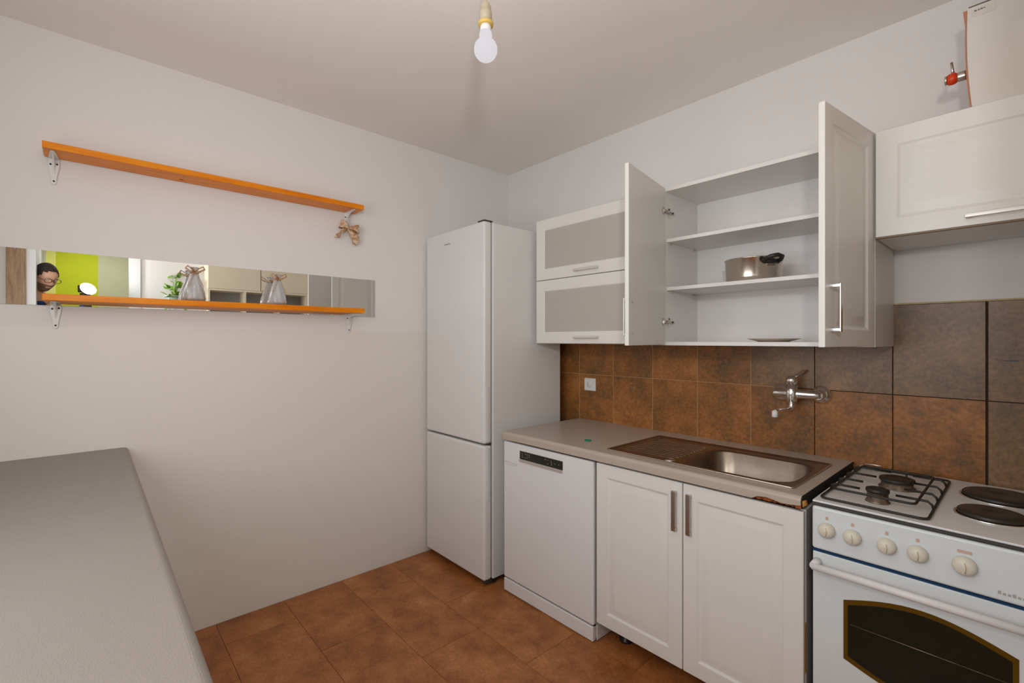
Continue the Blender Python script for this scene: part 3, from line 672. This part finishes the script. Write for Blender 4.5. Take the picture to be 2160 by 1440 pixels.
# ------------------------------------------------------------------ casing and valve above the cooker cabinet
bx = thing('wall_casing', 'cream box casing with a terracotta edge on top of the cooker wall cabinet', 'casing', (2.6, -0.2, 2.0685))
cz0_, cz1_ = 2.0685, 2.378
def cxl(t): return 2.492 + 0.0045 * 0 - 0.012 * math.sin(PI * min(1, t * 1.0)) * 0 + (0.010 * (1 - t) ** 2 - 0.006 * math.sin(PI * t) * 0.5)
side = []
for k in range(13):
    t = k / 12; side.append((cxl(t) - 0.001, cz0_ + (cz1_ - cz0_) * t))
poly = [(x, -0.330, z) for x, z in side] + [(2.86, -0.330, cz1_), (2.86, -0.330, cz0_)]
obj('front_cover', MB().prism(poly, (0, 0.012, 0)), 'casing', bx, bev=0.002, seg=1)
edge = [(x - 0.0045 - (0.006 * max(0, (z - cz1_ + 0.05) / 0.05)), -0.318, z) for x, z in side] + [(2.85, -0.318, cz1_ - 0.002), (2.85, -0.318, cz0_)]
obj('back_shell', MB().prism(edge, (0, 0.20, 0)), 'terracotta', bx, label='terracotta coloured side')
obj('top_seam', B((2.494, -0.3302, cz1_ - 0.001), (2.86, -0.320, cz1_ + 0.0022)), 'ink', bx)
lb = obj('paper_label', B((2.500, -0.3309, cz1_ - 0.034), (2.553, -0.3302, cz1_ - 0.009)), 'paper', bx)
lm = MB()
for k, (a, b) in enumerate(((0, .005), (.0075, .004), (.013, .005), (.0195, .004))): lm.box((2.5065 + a, -0.3313, cz1_ - 0.0185 + 0.0004 * k), (2.5065 + a + b, -0.3308, cz1_ - 0.0145 - 0.0006 * (k % 2)))
obj('handwriting', lm, 'ink', lb, label='small illegible grey writing')
vl = thing('gas_valve', 'red-orange valve with a steel lever sticking out left of the cream casing', 'valve', (2.46, -0.25, 2.20))
obj('steel_nut', MB().lathe([(0.0135, 0), (0.0145, 0.003), (0.0145, 0.018), (0.0135, 0.0215)], (2.486, -0.28, 2.196), axis=(-1, 0, 0), n=12), 'nickel', vl)
obj('valve_body', MB().lathe([(0.0125, 0), (0.016, 0.003), (0.018, 0.011), (0.0165, 0.021), (0.013, 0.023)], (2.4648, -0.28, 2.196), axis=(-1, 0, 0), n=20), 'valve', vl)
obj('end_cap', MB().lathe([(0.0135, 0), (0.0135, 0.006), (0.008, 0.007), (0.008, 0.001), (0.0, 0.001)], (2.4417, -0.28, 2.196), axis=(-1, 0, 0), n=20), 'nickel', vl)
obj('lever', MB().tube([(2.455, -0.28, 2.211), (2.453, -0.28, 2.230), (2.451, -0.28, 2.249)], [0.0042, 0.0036, 0.0036], 10), 'nickel', vl)

# ------------------------------------------------------------------ left wall: mirror, shelves, bow, bottles
mr = thing('wall_mirror', 'long low frameless mirror behind the lower orange shelf', 'mirror', (0, -1.9, 1.5))
obj('backing', B((0.0005, -2.80, 1.5002), (0.004, -1.0672, 1.7168)), 'glass_edge', mr)
obj('mirror_glass', B((0.004, -2.80, 1.5), (0.0045, -1.067, 1.717)), 'mirror', mr)
def bracket(yc, zt):
    # stamped white bracket: vertical plate, horizontal plate, pressed gusset
    mb = MB(); x0 = 0.0055
    vp = [(x0, yc - 0.016, zt - 0.003), (x0, yc + 0.016, zt - 0.003), (x0, yc + 0.017, zt - 0.03), (x0, yc + 0.009, zt - 0.075), (x0, yc + 0.007, zt - 0.100), (x0, yc, zt - 0.106), (x0, yc - 0.007, zt - 0.100), (x0, yc - 0.009, zt - 0.075), (x0, yc - 0.017, zt - 0.03)]
    mb.prism(vp, (0.0022, 0, 0))
    hp = [(x0, yc - 0.016, zt - 0.0005), (x0, yc + 0.016, zt - 0.0005), (x0 + 0.075, yc + 0.010, zt - 0.0005), (x0 + 0.105, yc + 0.006, zt - 0.0005), (x0 + 0.110, yc, zt - 0.0005), (x0 + 0.105, yc - 0.006, zt - 0.0005), (x0 + 0.075, yc - 0.010, zt - 0.0005)]
    mb.prism(hp, (0, 0, -0.0022))
    mb.prism([(x0, yc - 0.003, zt - 0.002), (x0 + 0.07, yc - 0.003, zt - 0.002), (x0 + 0.03, yc - 0.003, zt - 0.018), (x0 + 0.012, yc - 0.003, zt - 0.035), (x0, yc - 0.003, zt - 0.07)], (0, 0.006, 0))
    return mb
def shelf(zb, label, yL, yR, bz):
    s = thing('wall_shelf', label, 'shelf', (0.0, (yL + yR) / 2, zb), 'orange wooden shelves on the left wall')
    obj('board', B((0.0055, yL, zb), (0.132, yR, zb + 0.0255)), 'orange', s, bev=0.002)
    for yc in bz:
        b = obj('bracket', bracket(yc, zb), 'white_pl', s, bev=0.0006, seg=1)
        for dy, dz in ((-0.0095, -0.026), (0.0095, -0.023), (0.0, -0.092)):
            obj('screw', MB().lathe([(0.0036, 0), (0.003, 0.002), (0, 0.0025)], (0.0078, yc + dy, zb + dz), axis=(1, 0, 0), n=10), 'black', b)
    return s
s1 = shelf(2.088, 'upper orange wooden shelf on the left wall', -2.462, -1.192, (-2.435, -1.238))
obj('knot', MB().lathe([(0.0, 0), (0.004, 0)], (0.045, -2.02, 2.0876), axis=(0, 0, -1), n=12, sx=2.0), 'ink', s1)
shelf(1.5125, 'lower orange wooden shelf in front of the mirror', -2.462, -1.190, (-2.430, -1.226))

bo = thing('ribbon_bow', 'spotted beige fabric bow hanging under the right end of the upper shelf', 'bow', (0.03, -1.24, 1.99))
cy, czb = -1.240, 1.996
def loopb(sgn, ang, L):
    e = Vector((0, sgn * math.cos(ang), math.sin(ang))); nz = Vector((0, -sgn * math.sin(ang), math.cos(ang)))
    pts = []
    for k in range(13):
        t = k / 12; a = 2 * PI * t
        rad = L * 0.5 * (1 - math.cos(a)); fx = 0.020 * math.sin(a)
        wd_ = 0.35 + 1.0 * (0.5 - 0.5 * math.cos(a))
        pts.append((Vector((0.036 + fx, cy, czb)) + e * rad, nz, wd_))
    return pts
def ribbon2(pts, wd, nm):
    vs = []; fs = []
    for p, wv, q in pts:
        for k in (-1, 0, 1): vs.append(p + wv.normalized() * wd * q * k * 0.5 + Vector((0.004 * (1 - abs(k)), 0, 0)))
    for i in range(len(pts) - 1):
        for k in range(2): fs.append((i * 3 + k, i * 3 + k + 1, (i + 1) * 3 + k + 1, (i + 1) * 3 + k))
    obj(nm, MB().add(vs, fs, 0, True), 'burlap', bo, solid=0.0015, sub=1)
ribbon2(loopb(-1, 0.35, 0.054), 0.040, 'loop'); ribbon2(loopb(1, 0.02, 0.060), 0.040, 'loop')
V3 = Vector
ribbon2([(V3((0.030, cy, czb)), V3((0, 0.4, 1)), 0.5), (V3((0.040, cy - 0.020, czb - 0.012)), V3((0, 0.4, 1)), 1.0), (V3((0.044, cy - 0.046, czb - 0.020)), V3((0, 0.5, 1)), 1.1),
         (V3((0.040, cy - 0.066, czb - 0.036)), V3((0, 1, 0.7)), 1.1), (V3((0.034, cy - 0.064, czb - 0.064)), V3((0, 1, 0)), 1.0)], 0.042, 'tail')
ribbon2([(V3((0.030, cy, czb)), V3((0, 1, 0.4)), 0.5), (V3((0.040, cy + 0.014, czb - 0.022)), V3((0, 1, 0.5)), 1.0), (V3((0.042, cy + 0.032, czb - 0.044)), V3((0, 1, 0.6)), 1.15),
         (V3((0.036, cy + 0.048, czb - 0.066)), V3((0, 1, 0.2)), 1.1), (V3((0.032, cy + 0.030, czb - 0.088)), V3((0, 1, -0.5)), 1.0)], 0.042, 'tail')
obj('knot', MB().lathe([(0.0, -0.011), (0.006, -0.009), (0.0085, 0), (0.006, 0.009), (0.0, 0.011)], (0.034, cy, czb), n=14), 'burlap', bo)
obj('string', MB().tube([(0.030, cy, czb + 0.010), (0.024, cy, czb + 0.045), (0.012, cy - 0.001, 2.062)], 0.0010, 6), 'white_pl', bo)

def bottle(x, yy, z0, label, rot):
    t = thing('glass_bottle', label, 'bottle', (x, yy, z0), 'glass bottles on the lower shelf')
    n = 48; KZ = 1.2; prof = [(0.0, 0.0), (0.030, 0.0), (0.040, 0.003), (0.0425, 0.012), (0.039, 0.035), (0.030, 0.062), (0.0205, 0.090), (0.0155, 0.108), (0.0145, 0.118), (0.0175, 0.124), (0.0175, 0.128),
            (0.0135, 0.128), (0.0125, 0.118), (0.0135, 0.108), (0.018, 0.090), (0.027, 0.062), (0.036, 0.035), (0.039, 0.014), (0.034, 0.007), (0.0, 0.006)]
    vs = []; fs = []
    for i, (r, h) in enumerate(prof):
        for k in range(n):
            a = 2 * PI * k / n
            rr = r * (1 + (0.055 * math.cos(9 * a + h * 42) if (0 < i < 8) else 0))
            vs.append((x + rr * math.cos(a + rot), yy + rr * math.sin(a + rot), z0 + h * KZ))
    for i in range(len(prof) - 1):
        for k in range(n): fs.append((i * n + k, i * n + (k + 1) % n, (i + 1) * n + (k + 1) % n, (i + 1) * n + k))
    obj('glass_body', MB().add(vs, fs, 0, True), 'ribglass', t)
    rb = MB().lathe([(0.0165, 0.125), (0.0185, 0.128), (0.0185, 0.134), (0.0165, 0.138)], (x, yy, z0), n=20)
    obj('neck_ribbon', rb, 'burlap', t)
    for sgn in (1, -1):
        pts = [(x + 0.018, yy, z0 + 0.1320), (x + 0.028, yy + sgn * 0.012, z0 + 0.1464), (x + 0.030, yy + sgn * 0.030, z0 + 0.1560), (x + 0.026, yy + sgn * 0.036, z0 + 0.1452), (x + 0.022, yy + sgn * 0.018, z0 + 0.1332), (x + 0.018, yy, z0 + 0.1320)]
        obj('ribbon_loop', MB().tube(pts, 0.0050, 6, flat=0.3), 'burlap', t)
        obj('ribbon_tail', MB().tube([(x + 0.019, yy, z0 + 0.1296), (x + 0.028, yy + sgn * 0.016, z0 + 0.1020), (x + 0.036, yy + sgn * 0.030, z0 + 0.0660)], 0.003, 6, flat=0.25), 'burlap', t)
bottle(0.072, -1.625, 1.538, 'flared clear glass bottle with beige ribbon, right one on the lower shelf', 0.3)
bottle(0.072, -1.975, 1.538, 'flared clear glass bottle with beige ribbon, left one beside the reflected plant', 1.4)

# ------------------------------------------------------------------ worktop in the left foreground
fw = thing('side_worktop', 'grey worktop with rounded edge along the left foreground', 'worktop', (0.95, -2.55, 0.86))
mb = MB(); prof = []
for k in range(9):
    t = k / 8 * PI / 2; prof.append((-2.222 + 0.020 * math.sin(t), 0.880 + 0.020 * math.cos(t)))
prof += [(-2.202, 0.874), (-2.206, 0.862), (-2.222, 0.860)]
poly = [(0.001, a, b) for a, b in prof] + [(0.001, -2.935, 0.860), (0.001, -2.935, 0.900)]
mb.prism(poly, (1.93, 0, 0)); o = obj('top', mb, 'worktop_l', fw)
sc = thing('side_base_cabinet', 'white base cabinet under the left foreground worktop', 'cabinet', (0.95, -2.6, 0))
obj('carcass', MB().box((0.02, -2.93, 0.10), (1.92, -2.255, 0.8595)), 'panel', sc)
obj('plinth', B((0.03, -2.92, 0.0), (1.90, -2.30, 0.0995)), 'white', sc)
for k in range(4):
    d = obj('door', MB().rings((0.495 + k * 0.475, -2.236, 0.103), (-1, 0, 0), (0, 0, 1), (0, 1, 0), 0.470, 0.750, FRAME, 0.018), 'foil', sc)
    bow_handle('handle', (0.45 + k * 0.475, -2.236, 0.66), (0.45 + k * 0.475, -2.236, 0.80), (0, 1, 0), d)

# ------------------------------------------------------------------ bulb
bd = 1.42
bp = Vector((2.623, -2.331, 1.36)) + Vector((-0.7424, 0.670, 0)) * bd + Vector((0.670, 0.7424, 0)) * (-0.0561 * bd)
bxx, byy = bp.x, bp.y
zc = 1.36 + 0.620 * bd
bl = thing('ceiling_bulb', 'lit bare white bulb in an ivory holder hanging from the ceiling', 'lamp', (bxx, byy, H))
br = 0.0355
pr = []
for k in range(15):
    t = -PI / 2 + k / 14 * (PI * 0.83); pr.append((max(0.0, br * math.cos(t)), br * math.sin(t)))
pr += [(0.0195, 0.044), (0.0175, 0.053)]
obj('glass_globe', MB().lathe(pr, (bxx, byy, zc), n=32), 'bulb', bl)
light('bulb_glow', 'POINT', (bxx, byy, zc - 0.002), None, 8.5, (1.0, 0.88, 0.76), 0.039)
obj('bulb_collar', MB().lathe([(0.0175, 0.053), (0.0165, 0.066), (0.0155, 0.078)], (bxx, byy, zc), n=28), 'white_pl', bl)
obj('holder_rim', MB().lathe([(0.0185, 0.072), (0.0225, 0.072), (0.0235, 0.080), (0.0195, 0.084)], (bxx, byy, zc), n=28), 'amberring', bl)
obj('lamp_holder', MB().lathe([(0.0195, 0.084), (0.0185, 0.108), (0.0185, 0.114), (0.0165, 0.116), (0.0160, 0.130), (0.012, 0.139), (0.006, 0.143), (0.0, 0.144)], (bxx, byy, zc), n=28), 'socket', bl)
obj('cord', MB().tube([(bxx, byy, zc + 0.140), (bxx + 0.003, byy, zc + 0.22), (bxx, byy, H - 0.012)], 0.0035, 8), 'cord', bl)
obj('ceiling_hook', MB().lathe([(0.022, 0), (0.018, -0.010), (0.0, -0.013)], (bxx, byy, H), n=20), 'white_pl', bl)

# ------------------------------------------------------------------ things seen only in the mirror
def cab_right(name, label, ys, zs, x0, m, open_cells=(), door=True, cat='cabinet'):
    t = thing(name, label, cat, (x0 + 0.1, (ys[0] + ys[1]) / 2, zs[0]))
    obj('carcass', MB().box((x0 + 0.018, ys[0], zs[0]), (XR - 0.001, ys[1], zs[1])), m, t)
    return t
ty0, ty1 = -1.485, -0.560
oc2 = thing('open_shelf_unit', 'beige wall unit with open compartments reflected in the mirror', 'cabinet', (2.77, -1.02, 1.5))
mb = MB().box((2.665, ty0, 1.845), (XR - 0.001, ty1, 1.862)).box((2.665, ty0, 1.50), (XR - 0.001, ty1, 1.516)).box((2.868, ty0, 1.516), (XR - 0.001, ty1, 1.845))
for yy in (ty0, -1.175, -0.86, ty1 - 0.016): mb.box((2.665, yy, 1.516), (2.868, yy + 0.016, 1.845))
mb.box((2.665, ty0, 2.24), (XR - 0.001, ty1, 2.256)).box((2.69, ty0, 1.862), (XR - 0.001, ty1, 2.24))
obj('carcass', mb, 'beige', oc2)
obj('back_lining', B((2.862, ty0 + 0.016, 1.516), (2.8675, ty1 - 0.016, 1.845)), 'grey_ward', oc2)
for a, b in ((ty0, -1.025), (-1.021, ty1)): obj('door', B((2.667, a + 0.002, 1.864), (2.6895, b - 0.002, 2.238)), 'beige', oc2, bev=0.002)
tc_ = thing('tall_beige_cabinet', 'tall beige cabinet in the corner reflected at the right end of the mirror', 'cabinet', (2.77, -0.4, 0))
obj('carcass', B((2.69, -0.555, 0.02), (XR - 0.001, -0.36, 2.25)), 'beige_d', tc_)
obj('door', B((2.670, -0.553, 0.05), (2.688, -0.362, 2.245)), 'beige_d', tc_, bev=0.002)
pn = thing('brown_board', 'narrow brown wooden board beside the doorway, reflected at the mirror left end', 'board', (2.87, -2.78, 0))
obj('plank', B((2.852, -2.822, 0.0), (2.879, -2.715, 2.2)), 'brownwood', pn, bev=0.003)
obj('hook', MB().tube([(2.851, -2.77, 2.1), (2.836, -2.77, 2.1), (2.834, -2.77, 2.09)], 0.003, 6), 'nickel', pn)
wd = thing('grey_wardrobe', 'pale grey wardrobe in the hall behind the photographer', 'wardrobe', (4.4, -3.1, 0))
obj('carcass', B((4.15, -3.5, 0.02), (4.595, -2.70, 2.3)), 'grey_ward', wd)
for a, b in ((-3.498, -3.102), (-3.098, -2.802)): obj('door', B((4.128, a, 0.04), (4.148, b, 2.29)), 'grey_ward', wd, bev=0.002)
obj('edge_post', B((4.128, -2.798, 0.0), (4.148, -2.702, 2.3)), 'grey_ward', wd)

# hanging plant on the right wall
pl = thing('hanging_plant', 'leafy green plant in a pale pot seen in the mirror left of the glass bottles', 'plant', (2.80, -1.73, 1.68))
obj('pot', MB().lathe([(0.0, 0.0), (0.048, 0.0), (0.062, 0.02), (0.070, 0.085), (0.075, 0.088), (0.075, 0.095), (0.066, 0.093), (0.0, 0.085)], (2.80, -1.73, 1.685), n=28), 'planter', pl)
obj('pot_holder', MB().tube([(2.879, -1.73, 1.765), (2.872, -1.73, 1.765)], 0.005, 8).tube([(2.80 + 0.074 * math.cos(t * PI / 8), -1.73 + 0.074 * math.sin(t * PI / 8), 1.765) for t in range(16)], 0.003, 6, closed=True), 'charcoal', pl)
random.seed(11)
def leaf(c, d, L):
    c = Vector(c); d = Vector(d).normalized(); s = d.cross(Vector((random.uniform(-1, 1), random.uniform(-1, 1), random.uniform(-1, 1)))).normalized(); nn = d.cross(s)
    vs = [c, c + d * L * .35 + s * L * .30 + nn * L * .05, c + d * L * .35 - s * L * .30 + nn * L * .05, c + d * L * .45 - nn * L * .03, c + d * L * .75 + s * L * .20, c + d * L * .75 - s * L * .20, c + d * L - nn * L * .12]
    return MB().add(vs, [(0, 1, 3), (0, 3, 2), (1, 4, 3), (3, 5, 2), (3, 4, 6), (3, 6, 5)])
stems = MB()
for k in range(44):
    a = random.uniform(0, 2 * PI); rr = random.uniform(0.0, 0.055); hh = random.uniform(0.10, 0.23) - rr * 0.6
    if k > 38: a = random.uniform(-0.5, 1.0); rr = 0.03; hh = random.uniform(0.24, 0.30)
    c = (2.80 + rr * math.cos(a), -1.73 + rr * math.sin(a), 1.685 + hh)
    obj('leaf', leaf(c, (math.cos(a), math.sin(a), random.uniform(-0.3, 0.7)), random.uniform(0.045, 0.075)), 'leaf', pl, solid=0.0008)
    stems.tube([(2.80 + rr * 0.2 * math.cos(a), -1.73 + rr * 0.2 * math.sin(a), 1.77), c], 0.0015, 5)
for k in range(12):
    a = random.uniform(PI * 0.6, PI * 1.4)
    c = (2.80 + 0.085 * math.cos(a), -1.73 + 0.085 * math.sin(a), random.uniform(1.58, 1.68))
    obj('leaf', leaf(c, (math.cos(a), math.sin(a), -0.8), 0.05), 'leaf', pl, solid=0.0008)
    stems.tube([(2.80 + 0.06 * math.cos(a), -1.73 + 0.06 * math.sin(a), 1.785), (2.80 + 0.088 * math.cos(a), -1.73 + 0.088 * math.sin(a), 1.77), c], 0.0015, 5)
obj('stems', stems, 'leaf', pl, kind='stuff')

# speedlight held up behind the camera
fl = thing('flash_unit', 'glowing flash unit held up, reflected above the lower shelf', 'flash', (2.79, -2.35, 1.62))
fd = Vector((-0.78, 0.62, 0.05)).normalized(); fs_ = fd.cross(Vector((0, 0, 1))).normalized(); fu = fs_.cross(fd)
def obox(c, a, b, cc, ha, hb, hc):
    mb = MB(); vs = []
    for i in (-1, 1):
        for j in (-1, 1):
            for k in (-1, 1): vs.append(Vector(c) + a * ha * i + b * hb * j + cc * hc * k)
    return mb.add(vs, [(0, 1, 3, 2), (4, 6, 7, 5), (0, 4, 5, 1), (2, 3, 7, 6), (0, 2, 6, 4), (1, 5, 7, 3)])
obj('body', obox((2.80, -2.352, 1.70), fd, fs_, fu, 0.022, 0.030, 0.065), 'black', fl, bev=0.004)
obj('head', obox((2.80, -2.352, 1.80), fd, fs_, fu, 0.030, 0.042, 0.030), 'black', fl, bev=0.004)
hp_ = Vector((2.80, -2.352, 1.80)) + fd * 0.0315
obj('diffuser', obox(hp_, fd, fs_, fu, 0.0012, 0.038, 0.024), 'flashw', fl)
obj('strap', obox((2.80, -2.352, 1.648), fd, fs_, fu, 0.024, 0.032, 0.012), 'jacket', fl, label='blue band')

# ------------------------------------------------------------------ the photographer (seen in the mirror)
def skin_mesh(verts, edges, radii, sub=2):
    me = bpy.data.meshes.new('skin'); me.from_pydata([tuple(v) for v in verts], edges, [])
    o = bpy.data.objects.new('tmp', me); C.objects.link(o)
    m = o.modifiers.new('skin', 'SKIN'); m.use_smooth_shade = True
    for i, r_ in enumerate(radii):
        me.skin_vertices[0].data[i].radius = (r_, r_) if not isinstance(r_, tuple) else r_
    me.skin_vertices[0].data[0].use_root = True
    s_ = o.modifiers.new('sub', 'SUBSURF'); s_.levels = sub; s_.render_levels = sub
    bpy.context.view_layer.update()
    dg = bpy.context.evaluated_depsgraph_get(); out = bpy.data.meshes.new_from_object(o.evaluated_get(dg))
    mb = MB(); mb.add([v.co.copy() for v in out.vertices], [tuple(p.vertices) for p in out.polygons], 0, True)
    bpy.data.objects.remove(o); return mb
pe = thing('photographer', 'short-haired man in glasses and blue jacket reflected at the mirror left end', 'person', (3.27, -2.76, 0))
F2 = Vector((-0.82, 0.57, 0)).normalized(); R2 = Vector((F2.y, -F2.x, 0)); U2 = Vector((0, 0, 1))
pel = Vector((3.29, -2.76, 1.03)); chest = Vector((3.21, -2.72, 1.42)); nb = Vector((3.14, -2.685, 1.665)); hd0 = Vector((3.075, -2.64, 1.80))
shR = nb + R2 * 0.185 - U2 * 0.055; shL = nb - R2 * 0.185 - U2 * 0.055
elR = Vector((3.19, -2.36, 1.38)); wrR = Vector((2.940, -2.365, 1.575)); haR = Vector((2.880, -2.362, 1.612))
elL = Vector((3.17, -2.93, 1.30)); wrL = Vector((3.06, -2.86, 1.09)); haL = Vector((3.04, -2.84, 1.04))
hipR = pel + R2 * 0.10 - U2 * 0.06; hipL = pel - R2 * 0.10 - U2 * 0.06
knR = hipR + Vector((-0.01, 0.01, -0.45)); knL = hipL + Vector((-0.01, 0.01, -0.45))
anR = Vector((knR.x + 0.02, knR.y - 0.01, 0.09)); anL = Vector((knL.x + 0.02, knL.y - 0.01, 0.09))
toR = anR + F2 * 0.17 - U2 * 0.045; toL = anL + F2 * 0.17 - U2 * 0.045
V = [pel, (pel + chest) / 2, chest, nb, hd0, shR, elR, wrR, haR, shL, elL, wrL, haL, hipR, knR, anR, toR, hipL, knL, anL, toL]
Ed = [(0, 1), (1, 2), (2, 3), (3, 4), (3, 5), (5, 6), (6, 7), (7, 8), (3, 9), (9, 10), (10, 11), (11, 12), (0, 13), (13, 14), (14, 15), (15, 16), (0, 17), (17, 18), (18, 19), (19, 20)]
Rd = [0.125, 0.12, 0.135, 0.062, 0.056, 0.058, 0.043, 0.027, 0.032, 0.058, 0.043, 0.027, 0.032, 0.085, 0.058, 0.038, 0.03, 0.085, 0.058, 0.038, 0.03]
bodym = skin_mesh(V, Ed, Rd)
# head: deformed sphere, looking down towards the camera
g = Vector((-0.72, 0.50, -0.42)).normalized()
hx_ = g.cross(U2).normalized(); hu = hx_.cross(g)
HC = Vector((3.045, -2.612, 1.902))
HT = Matrix((( hx_.x, g.x, hu.x, HC.x), (hx_.y, g.y, hu.y, HC.y), (hx_.z, g.z, hu.z, HC.z), (0, 0, 0, 1)))
vs = []; fs = []; nu, nv = 32, 22
def headpt(a, b, k=1.0):      # a around, b from -pi/2 to pi/2 ; local: x side, y front, z up
    x = 0.076 * math.cos(b) * math.cos(a); yv = 0.096 * math.cos(b) * math.sin(a); zv = 0.122 * math.sin(b)
    if zv < 0: x *= 1 - 0.30 * (-zv / 0.122) ** 1.3; yv = yv * (1 - 0.12 * (-zv / 0.122)) + 0.012 * (-zv / 0.122)
    if yv > 0.03:
        fx = math.exp(-(x / 0.014) ** 2); yv += 0.020 * fx * math.exp(-((zv + 0.022) / 0.016) ** 2)        # nose
        yv -= 0.012 * math.exp(-((abs(x) - 0.031) / 0.014) ** 2) * math.exp(-((zv - 0.008) / 0.013) ** 2)  # eye sockets
        yv += 0.006 * math.exp(-(x / 0.05) ** 2) * math.exp(-((zv - 0.032) / 0.009) ** 2)                   # brow
        yv += 0.006 * math.exp(-(x / 0.024) ** 2) * math.exp(-((zv + 0.058) / 0.008) ** 2)                  # lips
        yv += 0.008 * math.exp(-(x / 0.026) ** 2) * math.exp(-((zv + 0.098) / 0.014) ** 2)                  # chin
    return (x * k, yv * k, zv * k)
for j in range(nv + 1):
    for i in range(nu): vs.append(headpt(2 * PI * i / nu, -PI / 2 + PI * j / nv))
for j in range(nv):
    for i in range(nu): fs.append((j * nu + i, j * nu + (i + 1) % nu, (j + 1) * nu + (i + 1) % nu, (j + 1) * nu + i))
bodym.add(vs, fs, 0, True, HT)
for sx_ in (-1, 1): bodym.lathe([(0.0, -0.004), (0.020, -0.002), (0.028, 0.002), (0.024, 0.006), (0.010, 0.002), (0.0, 0.001)], (sx_ * 0.077, -0.004, -0.006), axis=(sx_, 0.25, 0.1), n=16, T=HT, sx=0.62)
# fingers, five on each hand
def hand(w0, h0, up, curl):
    d = (h0 - w0).normalized(); sd = d.cross(up).normalized(); palm = sd.cross(d)
    for k, L in enumerate((0.072, 0.080, 0.075, 0.060)):
        b = h0 + sd * (k - 1.5) * 0.019 + d * 0.010
        bodym.tube([b, b + d * L * 0.42 + palm * curl * 0.2 * L, b + d * L * 0.72 + palm * curl * 0.7 * L, b + d * L * 0.78 + palm * curl * 1.15 * L], [0.0095, 0.009, 0.008, 0.0065], 8)
    b = h0 - sd * 0.030 - d * 0.02
    bodym.tube([b, b - sd * 0.018 + d * 0.025 + palm * 0.01, b - sd * 0.014 + d * 0.052 + palm * curl * 0.03], [0.011, 0.010, 0.008], 8)
hand(wrR, haR, Vector((0, 0, 1)), -0.5)
hand(wrL, haL, Vector((1, 0, 0)), 0.5)
body_o = obj('body', bodym, 'skin', pe)
eyes = MB()
for sx_ in (-1, 1): eyes.lathe([(0.0, 0.0115), (0.006, 0.010), (0.0115, 0.0), (0.0, -0.0115)], (sx_ * 0.031, 0.073, 0.008), axis=(0, 1, 0), n=12, T=HT)
obj('eyes', eyes, 'white_pl', pe)
hm = MB(); vs = []; fs = []
for j in range(nv + 1):
    for i in range(nu): vs.append(headpt(2 * PI * i / nu, -PI / 2 + PI * j / nv, 1.045))
for j in range(nv):
    for i in range(nu):
        q = (j * nu + i, j * nu + (i + 1) % nu, (j + 1) * nu + (i + 1) % nu, (j + 1) * nu + i)
        c = sum((Vector(vs[k]) for k in q), Vector()) / 4
        lim = 0.074 + (0.01 if c.y > 0.07 else 0) if c.y > 0.045 else (0.015 if c.y > 0.0 else -0.045)
        if c.z > lim: fs.append(q)
hm.add(vs, fs, 0, True, HT); obj('hair', hm, 'hair', pe, label='short dark hair', solid=0.004)
bd_ = MB(); fs = []
vs2 = [headpt(2 * PI * i / nu, -PI / 2 + PI * j / nv, 1.012) for j in range(nv + 1) for i in range(nu)]
for j in range(nv):
    for i in range(nu):
        q = (j * nu + i, j * nu + (i + 1) % nu, (j + 1) * nu + (i + 1) % nu, (j + 1) * nu + i)
        c = sum((Vector(vs2[k]) for k in q), Vector()) / 4
        if c.z < -0.035 and c.y > 0.0 and not (abs(c.x) < 0.018 and -0.07 < c.z < -0.05): fs.append(q)
bd_.add(vs2, fs, 0, True, HT); obj('stubble', bd_, 'beard', pe, label='short beard')
gls = MB()
for sx_ in (-1, 1):
    ring = [(sx_ * 0.033 + 0.027 * math.cos(t * PI / 10) , 0.101, 0.006 + 0.018 * math.sin(t * PI / 10)) for t in range(20)]
    gls.tube(ring, 0.0022, 6, closed=True, T=HT)
    gls.tube([(sx_ * 0.060, 0.100, 0.010), (sx_ * 0.079, 0.06, 0.010), (sx_ * 0.080, 0.0, 0.006)], 0.0022, 6, T=HT)
gls.tube([(-0.007, 0.101, 0.010), (0.007, 0.101, 0.010)], 0.0022, 6, T=HT)
obj('glasses', gls, 'black', pe, label='dark rimmed glasses')
# clothes
jk = skin_mesh([pel - U2 * 0.06, pel + U2 * 0.06, (pel + chest) / 2, chest, nb - U2 * 0.045 , shR, elR, elR + (wrR - elR) * 0.15, shL, elL, wrL + (elL - wrL) * 0.1],
               [(0, 1), (1, 2), (2, 3), (3, 4), (4, 5), (5, 6), (6, 7), (4, 8), (8, 9), (9, 10)],
               [0.150, 0.150, 0.142, 0.160, 0.085, 0.078, 0.060, 0.055, 0.078, 0.060, 0.045])
jk.tube([nb + R2 * 0.075 * math.cos(t * PI / 8) + F2 * 0.075 * math.sin(t * PI / 8) + U2 * 0.02 for t in range(16)], 0.022, 10, closed=True)
obj('jacket', jk, 'jacket', pe, label='blue jacket')
tr = skin_mesh([pel, hipR, knR, anR + U2 * 0.02, hipL, knL, anL + U2 * 0.02], [(0, 1), (1, 2), (2, 3), (0, 4), (4, 5), (5, 6)], [0.135, 0.100, 0.072, 0.058, 0.100, 0.072, 0.058])
obj('trousers', tr, 'denim', pe)
for an, to in ((anR, toR), (anL, toL)):
    sh = MB().tube([an - F2 * 0.05 - U2 * 0.045, an - U2 * 0.045, (an + to) / 2 - U2 * 0.018, to + F2 * 0.0, to + F2 * 0.05 - U2 * 0.006], [0.038, 0.044, 0.045, 0.040, 0.022], 14)
    obj('shoe', sh, 'black', pe)
